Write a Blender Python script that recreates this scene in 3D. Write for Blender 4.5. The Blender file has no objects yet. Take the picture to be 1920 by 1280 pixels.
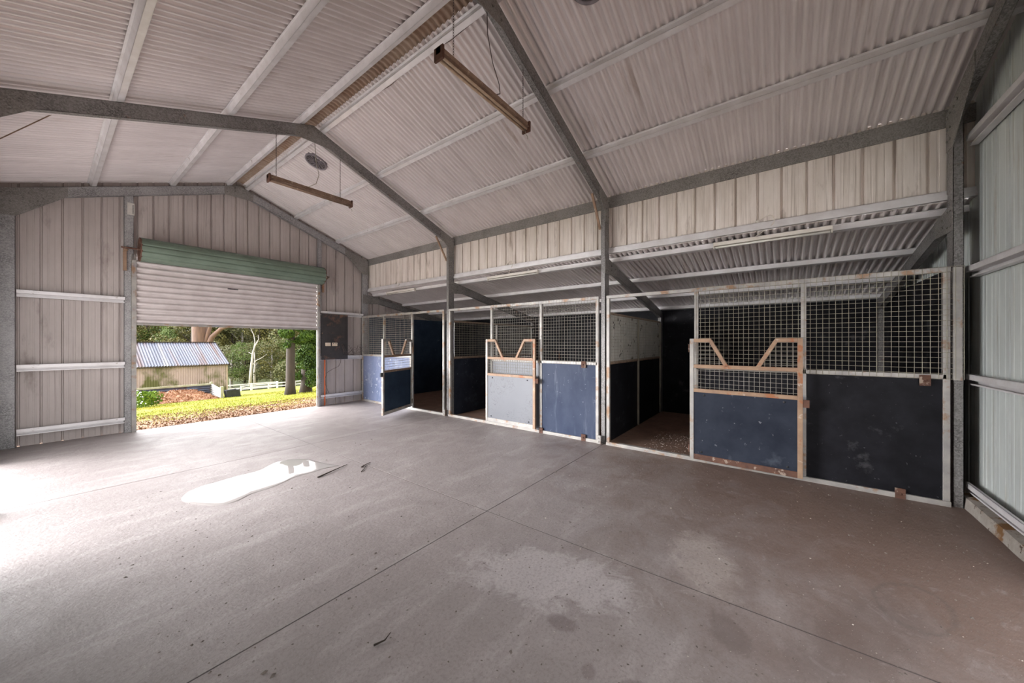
import bpy, math, random
from math import sin, cos, pi, radians, sqrt
from mathutils import Vector, noise as mnoise
C = bpy.context.scene
COL = C.collection
rng = random.Random(7)

# ------------------------------------------------------------------ camera, sky, exposure
YAW = radians(52.87)
cam_data = bpy.data.cameras.new('camera')
cam_data.sensor_width = 36.0
cam_data.lens = 662.5 / 1920 * 36
cam_data.shift_y = 3 / 1920
cam_data.clip_start = 0.02
cam_data.clip_end = 400
cam = bpy.data.objects.new('camera', cam_data)
cam.location = (0, 0, 1.5)
cam.rotation_euler = (radians(90), 0, -YAW)
COL.objects.link(cam)
C.camera = cam
C.view_settings.view_transform = 'Standard'
C.view_settings.look = 'None'
C.view_settings.gamma = 1.0
C.view_settings.use_curve_mapping = False
C.view_settings.exposure = 0.95
C.cycles.max_bounces = 10
C.cycles.diffuse_bounces = 6
C.cycles.glossy_bounces = 4
C.cycles.use_denoising = True

SKY_BASE, SKY_LOBE = 1.9, 17.0
world = bpy.data.worlds.new('overcast_sky')
C.world = world
world.use_nodes = True
wn, wl = world.node_tree.nodes, world.node_tree.links
wn.clear()
w_out = wn.new('ShaderNodeOutputWorld')
w_bg = wn.new('ShaderNodeBackground')
w_tc = wn.new('ShaderNodeTexCoord')
w_dot = wn.new('ShaderNodeVectorMath'); w_dot.operation = 'DOT_PRODUCT'
sd = Vector((-0.74, 0.64, 0.20)).normalized()          # the bright, hazy sun side of the overcast
w_dot.inputs[1].default_value = sd
w_mx = wn.new('ShaderNodeMath'); w_mx.operation = 'MAXIMUM'; w_mx.inputs[1].default_value = 0
w_pw = wn.new('ShaderNodeMath'); w_pw.operation = 'POWER'; w_pw.inputs[1].default_value = 5
w_ma = wn.new('ShaderNodeMath'); w_ma.operation = 'MULTIPLY_ADD'
w_ma.inputs[1].default_value = SKY_LOBE; w_ma.inputs[2].default_value = SKY_BASE
w_nz = wn.new('ShaderNodeTexNoise'); w_nz.inputs['Scale'].default_value = 2.5; w_nz.inputs['Detail'].default_value = 4
w_cr = wn.new('ShaderNodeValToRGB')
w_cr.color_ramp.elements[0].color = (0.97, 0.97, 1.0, 1); w_cr.color_ramp.elements[1].color = (1.0, 0.965, 0.95, 1)
wl.new(w_tc.outputs['Generated'], w_dot.inputs[0]); wl.new(w_dot.outputs['Value'], w_mx.inputs[0])
wl.new(w_mx.outputs[0], w_pw.inputs[0]); wl.new(w_pw.outputs[0], w_ma.inputs[0])
wl.new(w_tc.outputs['Generated'], w_nz.inputs['Vector']); wl.new(w_nz.outputs['Fac'], w_cr.inputs['Fac'])
wl.new(w_cr.outputs['Color'], w_bg.inputs['Color']); wl.new(w_ma.outputs[0], w_bg.inputs['Strength'])
wl.new(w_bg.outputs[0], w_out.inputs['Surface'])

# ------------------------------------------------------------------ materials
def new_mat(name):
    m = bpy.data.materials.new(name); m.use_nodes = True
    return m, m.node_tree.nodes, m.node_tree.links, m.node_tree.nodes['Principled BSDF']

def coords(n, l, scale=(1, 1, 1), rot=(0, 0, 0)):
    tc = n.new('ShaderNodeTexCoord'); mp = n.new('ShaderNodeMapping')
    mp.inputs['Scale'].default_value = scale; mp.inputs['Rotation'].default_value = rot
    l.new(tc.outputs['Object'], mp.inputs['Vector'])
    return mp.outputs['Vector']

def ramp(n, l, src, stops):
    r = n.new('ShaderNodeValToRGB'); e = r.color_ramp.elements
    while len(e) < len(stops): e.new(0.5)
    for k, (p, c) in enumerate(stops):
        e[k].position = p
        e[k].color = (c, c, c, 1) if isinstance(c, (int, float)) else (*c, 1)
    l.new(src, r.inputs['Fac'])
    return r.outputs['Color']

def mixc(n, l, fac, a, b, mode='MIX'):
    m = n.new('ShaderNodeMix'); m.data_type = 'RGBA'; m.blend_type = mode
    for s, v in ((m.inputs[0], fac), (m.inputs[6], a), (m.inputs[7], b)):
        if isinstance(v, (int, float)): s.default_value = v
        elif isinstance(v, tuple): s.default_value = (*v, 1)
        else: l.new(v, s)
    return m.outputs[2]

def noise(n, l, vec, scale, detail=5, rough=0.6, dist=0):
    t = n.new('ShaderNodeTexNoise')
    t.inputs['Scale'].default_value = scale; t.inputs['Detail'].default_value = detail
    t.inputs['Roughness'].default_value = rough; t.inputs['Distortion'].default_value = dist
    l.new(vec, t.inputs['Vector'])
    return t.outputs['Fac']

def bump(n, l, b, src, strength, dist=0.01):
    bp = n.new('ShaderNodeBump'); bp.inputs['Strength'].default_value = strength; bp.inputs['Distance'].default_value = dist
    l.new(src, bp.inputs['Height']); l.new(bp.outputs[0], b.inputs['Normal'])

def mat(name, c1, c2, scale=3, rough=0.6, metal=0.0, stretch=(1, 1, 1), overlays=(), bmp=0.0, spec=0.5, lo=.35, hi=.65):
    """Two tones mixed by noise, then overlays (colour, noise scale, threshold, softness, stretch)."""
    m, n, l, b = new_mat(name)
    v = coords(n, l, stretch)
    f = noise(n, l, v, scale)
    col = mixc(n, l, ramp(n, l, f, [(lo, 0), (hi, 1)]), c1, c2)
    for o in overlays:
        c, s, th, so = o[:4]; st = o[4] if len(o) > 4 else (1, 1, 1)
        off = coords(n, l, st, (0.3, 0.2, 0.7) if st == (1, 1, 1) else (0, 0, 0))
        g = noise(n, l, off, s, 6, 0.65)
        col = mixc(n, l, ramp(n, l, g, [(th, 0), (th + so, 1)]), col, c)
    l.new(col, b.inputs['Base Color'])
    b.inputs['Roughness'].default_value = rough; b.inputs['Metallic'].default_value = metal
    b.inputs['Specular IOR Level'].default_value = spec
    if bmp: bump(n, l, b, noise(n, l, v, scale * 8, 4), bmp)
    return m

def galv(name, dark, light, rough=0.45, metal=0.35, scale=90, rust=0.0):
    m, n, l, b = new_mat(name)
    v = coords(n, l)
    vo = n.new('ShaderNodeTexVoronoi'); vo.inputs['Scale'].default_value = scale; l.new(v, vo.inputs['Vector'])
    sp = n.new('ShaderNodeSeparateColor'); l.new(vo.outputs['Color'], sp.inputs[0])
    g = noise(n, l, v, 2.3)
    col = mixc(n, l, sp.outputs[0], dark, light)
    col = mixc(n, l, ramp(n, l, g, [(.35, 0), (.7, .55)]), col, tuple(x * 1.25 for x in light))
    if rust:
        col = mixc(n, l, ramp(n, l, noise(n, l, v, 5, 7, .7), [(1 - rust, 0), (1.08 - rust, 1)]), col, (.22, .09, .04))
    l.new(col, b.inputs['Base Color'])
    b.inputs['Roughness'].default_value = rough; b.inputs['Metallic'].default_value = metal
    return m

RUST = (.30, .12, .05)
M = {}
M['roof'] = mat('corrugated_zinc', (.80, .755, .75), (.71, .665, .66), 1.5, .36, .25, (1, 3, 1), [((.50, .42, .37), 1.1, .62, .15, (.5, 4, 1))])
M['ridge'] = mat('ridge_cap_rusty', (.42, .33, .26), (.30, .20, .14), 4, .6, .2)
M['purlin'] = mat('zincalume_purlin', (.80, .79, .80), (.68, .66, .66), 5, .40, .3, (1, 1, 1), [((.32, .27, .23), 6, .66, .1)])
M['galv'] = galv('galvanised_frame', (.085, .08, .076), (.27, .262, .258), .48, .3, 95, .36)
M['galv_mid'] = galv('galvanised_end_frame', (.15, .148, .15), (.40, .395, .40), .48, .25, 95, .33)
M['galv_pale'] = galv('galvanised_eave', (.11, .10, .095), (.29, .28, .265), .5, .25, 110, .33)
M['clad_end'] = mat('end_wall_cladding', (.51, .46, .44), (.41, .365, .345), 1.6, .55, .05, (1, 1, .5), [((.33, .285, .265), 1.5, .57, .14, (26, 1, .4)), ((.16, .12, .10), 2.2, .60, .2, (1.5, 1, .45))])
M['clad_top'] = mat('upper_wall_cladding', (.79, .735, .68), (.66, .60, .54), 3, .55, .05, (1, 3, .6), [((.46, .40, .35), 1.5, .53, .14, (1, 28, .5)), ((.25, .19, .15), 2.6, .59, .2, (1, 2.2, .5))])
M['clad_near'] = mat('side_wall_cladding', (.62, .66, .64), (.52, .56, .55), 2.5, .5, .08, (3, 1, .4), [((.40, .41, .37), 1.5, .55, .12, (28, 28, .5)), ((.34, .28, .2), 2.4, .62, .18, (3, 1, .3))])
M['roller'] = mat('roller_curtain_zinc', (.74, .69, .68), (.62, .57, .56), 4, .40, .2)
M['roller_green'] = mat('roller_drum_green', (.17, .23, .18), (.13, .175, .135), 4, .45, .1)
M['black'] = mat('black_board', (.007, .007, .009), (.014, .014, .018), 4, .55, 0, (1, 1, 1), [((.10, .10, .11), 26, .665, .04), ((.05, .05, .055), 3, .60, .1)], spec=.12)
M['dark_blue'] = mat('dark_blue_board', (.022, .036, .062), (.034, .054, .085), 3, .6, 0, (1, 1, 1), [((.08, .10, .13), 9, .65, .05)], spec=.12)
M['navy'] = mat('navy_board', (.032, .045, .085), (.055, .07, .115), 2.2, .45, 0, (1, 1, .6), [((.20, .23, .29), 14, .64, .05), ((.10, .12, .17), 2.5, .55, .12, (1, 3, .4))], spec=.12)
M['blue'] = mat('scuffed_board_lit_blue', (.12, .15, .24), (.18, .21, .32), 2.5, .45, 0, (1, 1, .6), [((.42, .45, .52), 9, .61, .05), ((.24, .27, .36), 2.5, .55, .12)], spec=.12)  # far stall board: navy paint lightened to stand in for light
M['slate'] = mat('slate_blue_board', (.018, .022, .034), (.03, .036, .052), 3, .5, 0, (1, 1, 1), [((.17, .18, .20), 18, .655, .04), ((.055, .065, .085), 3, .58, .1)], spec=.12)
M['rail_pale'] = mat('painted_pipe_pale', (.42, .40, .37), (.30, .29, .28), 6, .45, .25, (1, 1, 1), [((.30, .19, .12), 5, .54, .09), (RUST, 8, .66, .05), ((.28, .30, .35), 3, .6, .1)])
M['rail_tan'] = mat('rusty_tan_pipe', (.36, .24, .155), (.26, .165, .11), 7, .55, .15, (1, 1, 1), [((.32, .13, .06), 6, .56, .06), ((.52, .45, .38), 9, .62, .06)])
M['rust'] = mat('flaking_rust', (.13, .06, .038), (.075, .036, .025), 14, .8, 0, (1, 1, 1), [((.32, .25, .20), 10, .58, .05)])
M['wire'] = mat('galvanised_wire', (.40, .375, .29), (.28, .26, .22), 6, .5, .3)
M['wire_bright'] = mat('new_galvanised_wire', (.46, .44, .40), (.34, .32, .28), 6, .5, .3, (1, 1, 1), [(RUST, 4, .62, .08)])
M['fixture_rust'] = mat('rusty_light_batten', (.20, .13, .09), (.30, .21, .15), 12, .75, 0, (1, 1, 1), [((.42, .33, .25), 16, .6, .06)])
M['fixture_pale'] = mat('dusty_light_tube', (.55, .44, .32), (.42, .31, .22), 20, .6)
M['cream'] = mat('cream_batten', (.72, .69, .63), (.62, .58, .52), 9, .5, 0, (1, 1, 1), [((.40, .24, .12), 12, .68, .06)])
M['tube'] = mat('fluorescent_tube', (.75, .74, .70), (.68, .66, .62), 5, .25)
M['dark_cable'] = mat('brown_cable', (.07, .05, .045), (.12, .09, .08), 8, .6)
M['white_cable'] = mat('cream_cable', (.70, .64, .55), (.60, .55, .48), 8, .5)
M['orange'] = mat('orange_conduit', (.80, .16, .04), (.70, .13, .03), 8, .5)
M['plastic'] = mat('ivory_plastic', (.75, .64, .50), (.68, .56, .42), 8, .4)
M['board_smudge'] = mat('scorched_black_board', (.028, .026, .028), (.05, .045, .045), 3, .5, 0, (1, 1, 1), [((.28, .14, .08), 2.6, .53, .16), ((.40, .26, .17), 13, .66, .06)])
M['label'] = mat('paper_label', (.62, .60, .56), (.55, .53, .49), 20, .5)
M['ink'] = mat('label_ink', (.05, .05, .05), (.09, .09, .09), 8, .6)
M['vent'] = mat('roof_vent_metal', (.20, .18, .20), (.30, .28, .30), 9, .5, .3)
M['vent_dark'] = mat('roof_vent_throat', (.05, .045, .05), (.09, .075, .07), 9, .6)
M['timber'] = mat('weathered_timber', (.32, .25, .18), (.22, .17, .12), 6, .8, 0, (1, 1, .2))
M['post'] = mat('mossy_post', (.33, .32, .22), (.22, .22, .12), 5, .8, 0)
M['white_paint'] = mat('white_fence_paint', (.66, .65, .62), (.56, .55, .52), 6, .6)
M['grey_sheet'] = mat('torn_grey_lining', (.60, .60, .57), (.45, .46, .43), 5, .75, 0, (1, 1, 1), [((.035, .035, .04), 4.5, .60, .03), ((.10, .09, .09), 11, .64, .03)])
M['bark'] = mat('pink_brown_bark', (.15, .085, .058), (.09, .052, .04), 2, .85, 0, (3, 3, .4))
M['bark_dark'] = mat('dark_brown_bark', (.036, .024, .017), (.02, .014, .01), 5, .9, 0, (2, 2, .5))
M['bark_white'] = mat('bleached_dead_wood', (.42, .39, .37), (.30, .275, .26), 4, .8, 0, (2, 2, .5))
M['bin'] = mat('black_rubber', (.012, .013, .018), (.025, .026, .03), 8, .6)
M['stone'] = mat('concrete_edge', (.36, .33, .30), (.27, .24, .21), 9, .8, 0, (1, 1, 1), [((.17, .085, .03), 4, .50, .06), ((.06, .035, .02), 12, .60, .06)])
M['grit'] = mat('dark_grit', (.09, .075, .065), (.2, .17, .15), 30, .9)
M['grit_pale'] = mat('pale_grit', (.65, .60, .52), (.5, .45, .4), 30, .9)

def leaf_mat(name, c1, c2, c3):
    m, n, l, b = new_mat(name)
    v = coords(n, l)
    col = mixc(n, l, ramp(n, l, noise(n, l, v, .9, 3), [(.35, 0), (.65, 1)]), c1, c2)
    col = mixc(n, l, ramp(n, l, noise(n, l, v, 7, 3), [(.5, 0), (.7, 1)]), col, c3)
    l.new(col, b.inputs['Base Color']); b.inputs['Roughness'].default_value = .65
    b.inputs['Specular IOR Level'].default_value = .2
    return m
M['leaf_olive'] = leaf_mat('olive_leaves', (.055, .055, .012), (.10, .09, .022), (.17, .145, .045))
M['leaf_green'] = leaf_mat('bright_green_leaves', (.045, .085, .015), (.085, .12, .025), (.15, .18, .055))
M['leaf_grey'] = leaf_mat('grey_green_leaves', (.065, .075, .028), (.11, .115, .05), (.19, .175, .085))
M['ivy'] = leaf_mat('ivy_leaves', (.02, .045, .006), (.045, .085, .01), (.10, .16, .02))
M['blade'] = leaf_mat('grass_blades', (.15, .20, .010), (.26, .25, .015), (.36, .28, .04))
M['dry'] = leaf_mat('leaf_litter', (.15, .08, .045), (.24, .145, .075), (.07, .04, .025))
M['mulch_chip'] = leaf_mat('wood_chips', (.22, .10, .05), (.29, .15, .085), (.36, .23, .14))
M['fern'] = leaf_mat('shrub_leaves', (.07, .14, .01), (.14, .22, .02), (.20, .26, .04))

# corrugated shed roof / wall outdoors
def shed_mats():
    m, n, l, b = new_mat('old_shed_roof')
    v = coords(n, l, (1.4, .05, .05)); f = noise(n, l, v, 1.2, 3)
    col = ramp(n, l, f, [(.36, (.06, .028, .025)), (.46, (.09, .10, .135)), (.60, (.055, .065, .10)), (.66, (.13, .135, .16))])
    col = mixc(n, l, ramp(n, l, noise(n, l, coords(n, l), 5, 6, .7), [(.56, 0), (.68, 1)]), col, (.07, .035, .03))
    l.new(col, b.inputs['Base Color']); b.inputs['Roughness'].default_value = .6; b.inputs['Metallic'].default_value = .2
    M['shed_roof'] = m
    m, n, l, b = new_mat('mossy_shed_wall')
    v = coords(n, l, (1, 1, .35))
    col = mixc(n, l, ramp(n, l, noise(n, l, v, 1.0, 4), [(.35, 0), (.7, 1)]), (.37, .285, .27), (.28, .215, .20))
    col = mixc(n, l, ramp(n, l, noise(n, l, coords(n, l, (.8, 1, .5)), 1.1, 5, .6), [(.50, 0), (.62, .9)]), col, (.075, .08, .012))
    l.new(col, b.inputs['Base Color']); b.inputs['Roughness'].default_value = .8
    M['shed_wall'] = m
shed_mats()

def concrete():
    m, n, l, b = new_mat('stained_concrete')
    v = coords(n, l)
    big = noise(n, l, v, .55, 5, .6, .4)
    mid = noise(n, l, v, 2.6, 8, .68, .6)
    fine = noise(n, l, v, 55, 5, .7)
    edge = noise(n, l, v, 6.5, 8, .72, .8)
    streak = noise(n, l, coords(n, l, (.5, 2.2, 1), (0, 0, -.25)), 2.2, 6, .65, .3)
    col = mixc(n, l, ramp(n, l, big, [(.35, 0), (.65, 1)]), (.335, .30, .295), (.28, .25, .247))
    col = mixc(n, l, ramp(n, l, mid, [(.40, .0), (.68, .75)]), col, (.27, .24, .235))
    col = mixc(n, l, ramp(n, l, streak, [(.52, 0), (.72, .6)]), col, (.47, .435, .43))
    # brown grime trodden in beside the stalls and the near corner
    tc = n.new('ShaderNodeTexCoord'); sx = n.new('ShaderNodeSeparateXYZ'); l.new(tc.outputs['Object'], sx.inputs[0])
    def lin(kx, ky, k):
        a = n.new('ShaderNodeMath'); a.operation = 'MULTIPLY_ADD'; a.inputs[1].default_value = kx; a.inputs[2].default_value = k
        l.new(sx.outputs['X'], a.inputs[0])
        c = n.new('ShaderNodeMath'); c.operation = 'MULTIPLY_ADD'; c.inputs[1].default_value = ky
        l.new(sx.outputs['Y'], c.inputs[0]); l.new(a.outputs[0], c.inputs[2])
        return c.outputs[0]
    g = n.new('ShaderNodeMath'); g.operation = 'MULTIPLY_ADD'; g.inputs[1].default_value = 1.1
    l.new(mid, g.inputs[0]); l.new(lin(.30, -.34, -.80), g.inputs[2])
    col = mixc(n, l, ramp(n, l, g.outputs[0], [(.05, 0), (.95, .92)]), col, (.155, .10, .078))
    # wet and dry patches: (x, y, radius x, radius y, angle, colour, strength)
    for (px, py, rx, ry, an, c, st, ed) in (
            (1.95, 1.20, .30, .62, .35, (.52, .49, .49), .55, .25),
            (2.14, .22, .17, .10, .4, (.14, .11, .10), .55, .2),
            (1.67, .93, .06, .09, .3, (.15, .12, .12), .55, .3),
            (2.75, .42, .45, .22, .3, (.47, .42, .39), .45, .5),
            (2.55, -.35, .75, .22, -.5, (.12, .09, .08), .45, .6),
            (1.55, .50, .05, .07, .3, (.15, .12, .12), .5, .3), (1.50, .70, .05, .04, .3, (.15, .12, .12), .45, .3),
            (1.38, .62, .06, .05, 0, (.16, .13, .12), .4, .3), (1.45, .40, .08, .05, .7, (.16, .13, .12), .4, .3),
            (3.0, -.62, .24, .16, -.2, (.10, .08, .07), .5, .12)):
        mp = n.new('ShaderNodeMapping'); mp.vector_type = 'TEXTURE'
        mp.inputs['Location'].default_value = (px, py, 0); mp.inputs['Rotation'].default_value = (0, 0, an)
        mp.inputs['Scale'].default_value = (rx, ry, 1)
        l.new(tc.outputs['Object'], mp.inputs['Vector'])
        ln = n.new('ShaderNodeVectorMath'); ln.operation = 'LENGTH'; l.new(mp.outputs[0], ln.inputs[0])
        ad = n.new('ShaderNodeMath'); ad.operation = 'MULTIPLY_ADD'; ad.inputs[1].default_value = 1.1 if rx == .24 else 1.9
        l.new(mid if rx == .24 else edge, ad.inputs[0]); l.new(ln.outputs['Value'], ad.inputs[2])
        if rx == .24:   # a ring mark
            f = ramp(n, l, ad.outputs[0], [(0, 0), (1.38 / 2, 0), (1.5 / 2, st), (1.62 / 2, 0)])
            hv = n.new('ShaderNodeMath'); hv.operation = 'MULTIPLY'; hv.inputs[1].default_value = .5
            l.new(ad.outputs[0], hv.inputs[0])
            for lk in list(l):
                if lk.to_node.type == 'VALTORGB' and lk.from_node == ad: l.remove(lk)
            f.node.color_ramp.elements[0].position = 0
            l.new(hv.outputs[0], f.node.inputs['Fac'])
        else:
            hv = n.new('ShaderNodeMath'); hv.operation = 'MULTIPLY'; hv.inputs[1].default_value = .5
            l.new(ad.outputs[0], hv.inputs[0])
            f = ramp(n, l, hv.outputs[0], [((1.80 - ed * .6) / 2, st), (1.95 / 2, 0)])
        col = mixc(n, l, f, col, c)
    col = mixc(n, l, ramp(n, l, edge, [(.56, 0), (.72, .45)]), col, (.21, .18, .17))
    col = mixc(n, l, ramp(n, l, edge, [(.28, .4), (.42, 0)]), col, (.44, .41, .405))
    col = mixc(n, l, ramp(n, l, fine, [(.32, .5), (.52, 0)]), col, (.16, .135, .12))
    col = mixc(n, l, ramp(n, l, noise(n, l, v, 19, 2, .5), [(.73, 0), (.76, .8)]), col, (.10, .08, .07))
    col = mixc(n, l, ramp(n, l, noise(n, l, v, 120, 2, .5), [(.68, 0), (.74, .5)]), col, (.6, .56, .52))
    l.new(col, b.inputs['Base Color'])
    l.new(ramp(n, l, mid, [(.3, .34), (.7, .56)]), b.inputs['Roughness']); b.inputs['Specular IOR Level'].default_value = .32
    bump(n, l, b, noise(n, l, v, 22, 8, .75), .5, .014)
    return m
M['concrete'] = concrete()

def dirt_floor():
    return mat('brown_stall_dirt', (.28, .175, .125), (.19, .115, .085), 4, .95, 0, (1, 1, 1), [((.30, .22, .16), 40, .62, .06)], .6)
M['dirt'] = dirt_floor()

def ground_mat():
    m, n, l, b = new_mat('yellow_green_lawn')
    v = coords(n, l)
    col = mixc(n, l, ramp(n, l, noise(n, l, v, .35, 5), [(.4, 0), (.6, 1)]), (.18, .22, .008), (.27, .235, .012))
    col = mixc(n, l, ramp(n, l, noise(n, l, v, 9, 6, .7), [(.45, 0), (.7, .8)]), col, (.16, .17, .012))
    tc = n.new('ShaderNodeTexCoord'); sx = n.new('ShaderNodeSeparateXYZ'); l.new(tc.outputs['Object'], sx.inputs[0])
    a = n.new('ShaderNodeMath'); a.operation = 'MULTIPLY_ADD'; a.inputs[1].default_value = -.30; a.inputs[2].default_value = 3.25
    l.new(sx.outputs['Y'], a.inputs[0])
    c = n.new('ShaderNodeMath'); c.operation = 'MULTIPLY_ADD'; c.inputs[1].default_value = 1.8
    l.new(noise(n, l, v, 1.1, 6, .65), c.inputs[0]); l.new(a.outputs[0], c.inputs[2])
    col = mixc(n, l, ramp(n, l, c.outputs[0], [(.55, 0), (.95, 1)]), col, (.26, .16, .10))
    l.new(col, b.inputs['Base Color']); b.inputs['Roughness'].default_value = .95
    bump(n, l, b, noise(n, l, v, 14, 6, .7), .8, .05)
    return m
M['lawn'] = ground_mat()
M['bounce_apron'] = mat('added_bounce_gravel', (.82, .77, .74), (.74, .69, .66), 3, .9)  # unseen pale ground, added to bounce light up to the roof
M['forest_floor'] = mat('forest_slope', (.05, .065, .02), (.09, .10, .035), .4, .95)

def water_mat():
    m, n, l, b = new_mat('puddle_water')
    b.inputs['Base Color'].default_value = (.36, .34, .33, 1)
    b.inputs['Roughness'].default_value = .015
    b.inputs['IOR'].default_value = 1.45
    b.inputs['Transmission Weight'].default_value = 0.0
    bump(n, l, b, noise(n, l, coords(n, l), 3, 2), .01, .01)
    return m
M['water'] = water_mat()

def scratched(name, base, base2, ink, wave_scale):
    """Bare sheet with scribbled scratch lines."""
    m, n, l, b = new_mat(name)
    v = coords(n, l)
    col = mixc(n, l, noise(n, l, v, 2, 3), base, base2)
    f = noise(n, l, v, 5.5, 2, .5, 2.5)
    line = ramp(n, l, f, [(.49, 0), (.50, 1), (.512, 0)])
    mask = ramp(n, l, noise(n, l, v, 1.7, 1), [(.47, 0), (.53, 1)])
    k = mixc(n, l, 1.0, line, mask, 'MULTIPLY')
    col = mixc(n, l, k, col, ink)
    l.new(col, b.inputs['Base Color']); b.inputs['Roughness'].default_value = .4; b.inputs['Metallic'].default_value = .15
    return m
M['grey_sheet_metal'] = scratched('scribbled_grey_sheet', (.12, .127, .145), (.155, .162, .18), (.05, .055, .06), 5)

# ------------------------------------------------------------------ mesh tools
class MB:
    def __init__(s): s.v = []; s.f = []; s.sm = []
    def add(s, vs, fs, smooth=False):
        o = len(s.v); s.v += [tuple(p) for p in vs]
        s.f += [tuple(i + o for i in f) for f in fs]; s.sm += [smooth] * len(fs)
        return s
    def box(s, x0, x1, y0, y1, z0, z1):
        vs = [(x, y, z) for z in (z0, z1) for y in (y0, y1) for x in (x0, x1)]
        return s.add(vs, [(0, 2, 3, 1), (4, 5, 7, 6), (0, 1, 5, 4), (2, 6, 7, 3), (0, 4, 6, 2), (1, 3, 7, 5)])
    def bar(s, p0, p1, U, V, rects):
        """Box sections (u0,u1,v0,v1) extruded from p0 to p1."""
        p0, p1, U, V = Vector(p0), Vector(p1), Vector(U).normalized(), Vector(V).normalized()
        for (u0, u1, v0, v1) in rects:
            vs = [p + U * u + V * w for p in (p0, p1) for (u, w) in ((u0, v0), (u1, v0), (u1, v1), (u0, v1))]
            s.add(vs, [(3, 2, 1, 0), (4, 5, 6, 7), (0, 1, 5, 4), (1, 2, 6, 5), (2, 3, 7, 6), (3, 0, 4, 7)])
        return s
    def prism(s, poly, n, t):
        """Planar polygon thickened along n by t."""
        n = Vector(n).normalized() * t; k = len(poly)
        vs = [Vector(p) for p in poly] + [Vector(p) + n for p in poly]
        return s.add(vs, [tuple(range(k))[::-1], tuple(range(k, 2 * k))] + [(i, (i + 1) % k, (i + 1) % k + k, i + k) for i in range(k)])
    def tube(s, pts, r, n=8, cap=True, taper=None):
        pts = [Vector(p) for p in pts]; vs = []; fs = []
        ref = None
        for i, p in enumerate(pts):
            d = (pts[min(i + 1, len(pts) - 1)] - pts[max(i - 1, 0)]).normalized()
            if ref is None: ref = Vector((0, 0, 1)) if abs(d.z) < .9 else Vector((1, 0, 0))
            a = d.cross(ref).normalized(); b = d.cross(a).normalized(); ref = a.cross(d)
            rr = taper[i] if taper else r
            vs += [p + a * cos(2 * pi * k / n) * rr + b * sin(2 * pi * k / n) * rr for k in range(n)]
        for i in range(len(pts) - 1):
            for k in range(n):
                k2 = (k + 1) % n
                fs.append((i * n + k, i * n + k2, (i + 1) * n + k2, (i + 1) * n + k))
        s.add(vs, fs, n > 4)
        if cap:
            o = len(s.v) - len(vs)
            s.f += [tuple(o + k for k in range(n))[::-1], tuple(len(s.v) - n + k for k in range(n))]; s.sm += [False, False]
        return s
    def lathe(s, c, axis, prof, n=32):
        """prof: (distance along the axis, radius)."""
        c = Vector(c); w = Vector(axis).normalized(); u = w.orthogonal().normalized(); v = w.cross(u)
        vs = [c + w * a + (u * cos(2 * pi * k / n) + v * sin(2 * pi * k / n)) * r for (a, r) in prof for k in range(n)]
        fs = [(i * n + k, i * n + (k + 1) % n, (i + 1) * n + (k + 1) % n, (i + 1) * n + k) for i in range(len(prof) - 1) for k in range(n)]
        return s.add(vs, fs, True)
    def leaf(s, c, size, r):
        a = Vector((r.gauss(0, 1), r.gauss(0, 1), r.gauss(0, 1))).normalized()
        b = a.orthogonal().normalized(); b = b * cos(1.0) + a.cross(b) * sin(1.0)
        c = Vector(c); L = size * r.uniform(.6, 1.3); W = L * .42
        return s.add([c - a * L * .5, c + b * W * .5, c + a * L * .5, c - b * W * .5], [(0, 1, 2, 3)])

def link_mesh(name, mb, m, parent=None, origin=(0, 0, 0), bevel=0):
    me = bpy.data.meshes.new(name)
    o3 = Vector(origin)
    me.from_pydata([tuple(Vector(v) - o3) for v in mb.v], [], mb.f)
    me.polygons.foreach_set('use_smooth', mb.sm)
    me.materials.append(m); me.update()
    o = bpy.data.objects.new(name, me); COL.objects.link(o)
    if parent is not None: o.parent = parent
    if bevel:
        b = o.modifiers.new('bevel', 'BEVEL'); b.width = bevel; b.segments = 2; b.limit_method = 'ANGLE'
    return o

def struct(name, mb, m):
    o = link_mesh(name, mb, m); o['kind'] = 'structure'; return o

def empty(name, loc, label, cat, group=None, rotz=0):
    e = bpy.data.objects.new(name, None); e.empty_display_size = .1
    e.location = loc; e.rotation_euler = (0, 0, rotz)
    COL.objects.link(e); e['label'] = label; e['category'] = cat; e['kind'] = 'thing'
    if group: e['group'] = group
    return e

def part(name, mb, m, t, bevel=0, label=None, world=True):
    """A part of thing t; vertices given in world space (or in t's own space)."""
    o = link_mesh(name, mb, m, t, t.location if world else (0, 0, 0), bevel)
    if label: o['label'] = label
    return o

def sub(name, mb, m, p, t, label=None, world=True, bevel=0):
    o = link_mesh(name, mb, m, p, t.location if world else (0, 0, 0), bevel)
    if label: o['label'] = label
    return o

def thing(name, mb, m, label, cat, group=None, bevel=0, kind=None):
    xs, ys, zs = zip(*mb.v)
    org = ((min(xs) + max(xs)) / 2, (min(ys) + max(ys)) / 2, min(zs))
    o = link_mesh(name, mb, m, None, org, bevel); o.location = org
    o['label'] = label; o['category'] = cat
    if group: o['group'] = group
    if kind: o['kind'] = kind
    return o

# ------------------------------------------------------------------ building dimensions
XL, XR, XB = -0.45, 5.22, 8.29          # left wall line, clerestory wall, back wall of the stalls
YN, YE = -1.45, 8.80                    # near and far gable walls
XA, ZA, SL = 2.37, 4.69, 0.364          # ridge line, rafter top at the ridge, roof pitch
FY = (-1.27, 2.07, 5.45, 8.72)          # frame lines
LZ0, LSL = 2.845, 0.192                 # lean-to sheet height at XR and its fall
def rz(x): return ZA - SL * abs(x - XA)                # top of rafter
def sheet_z(x): return rz(x) + .075
def gab(x): return sheet_z(x) + (.042 if abs(x - XA) < .22 else .030)
def lean_z(x): return LZ0 - LSL * (x - XR)

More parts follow.
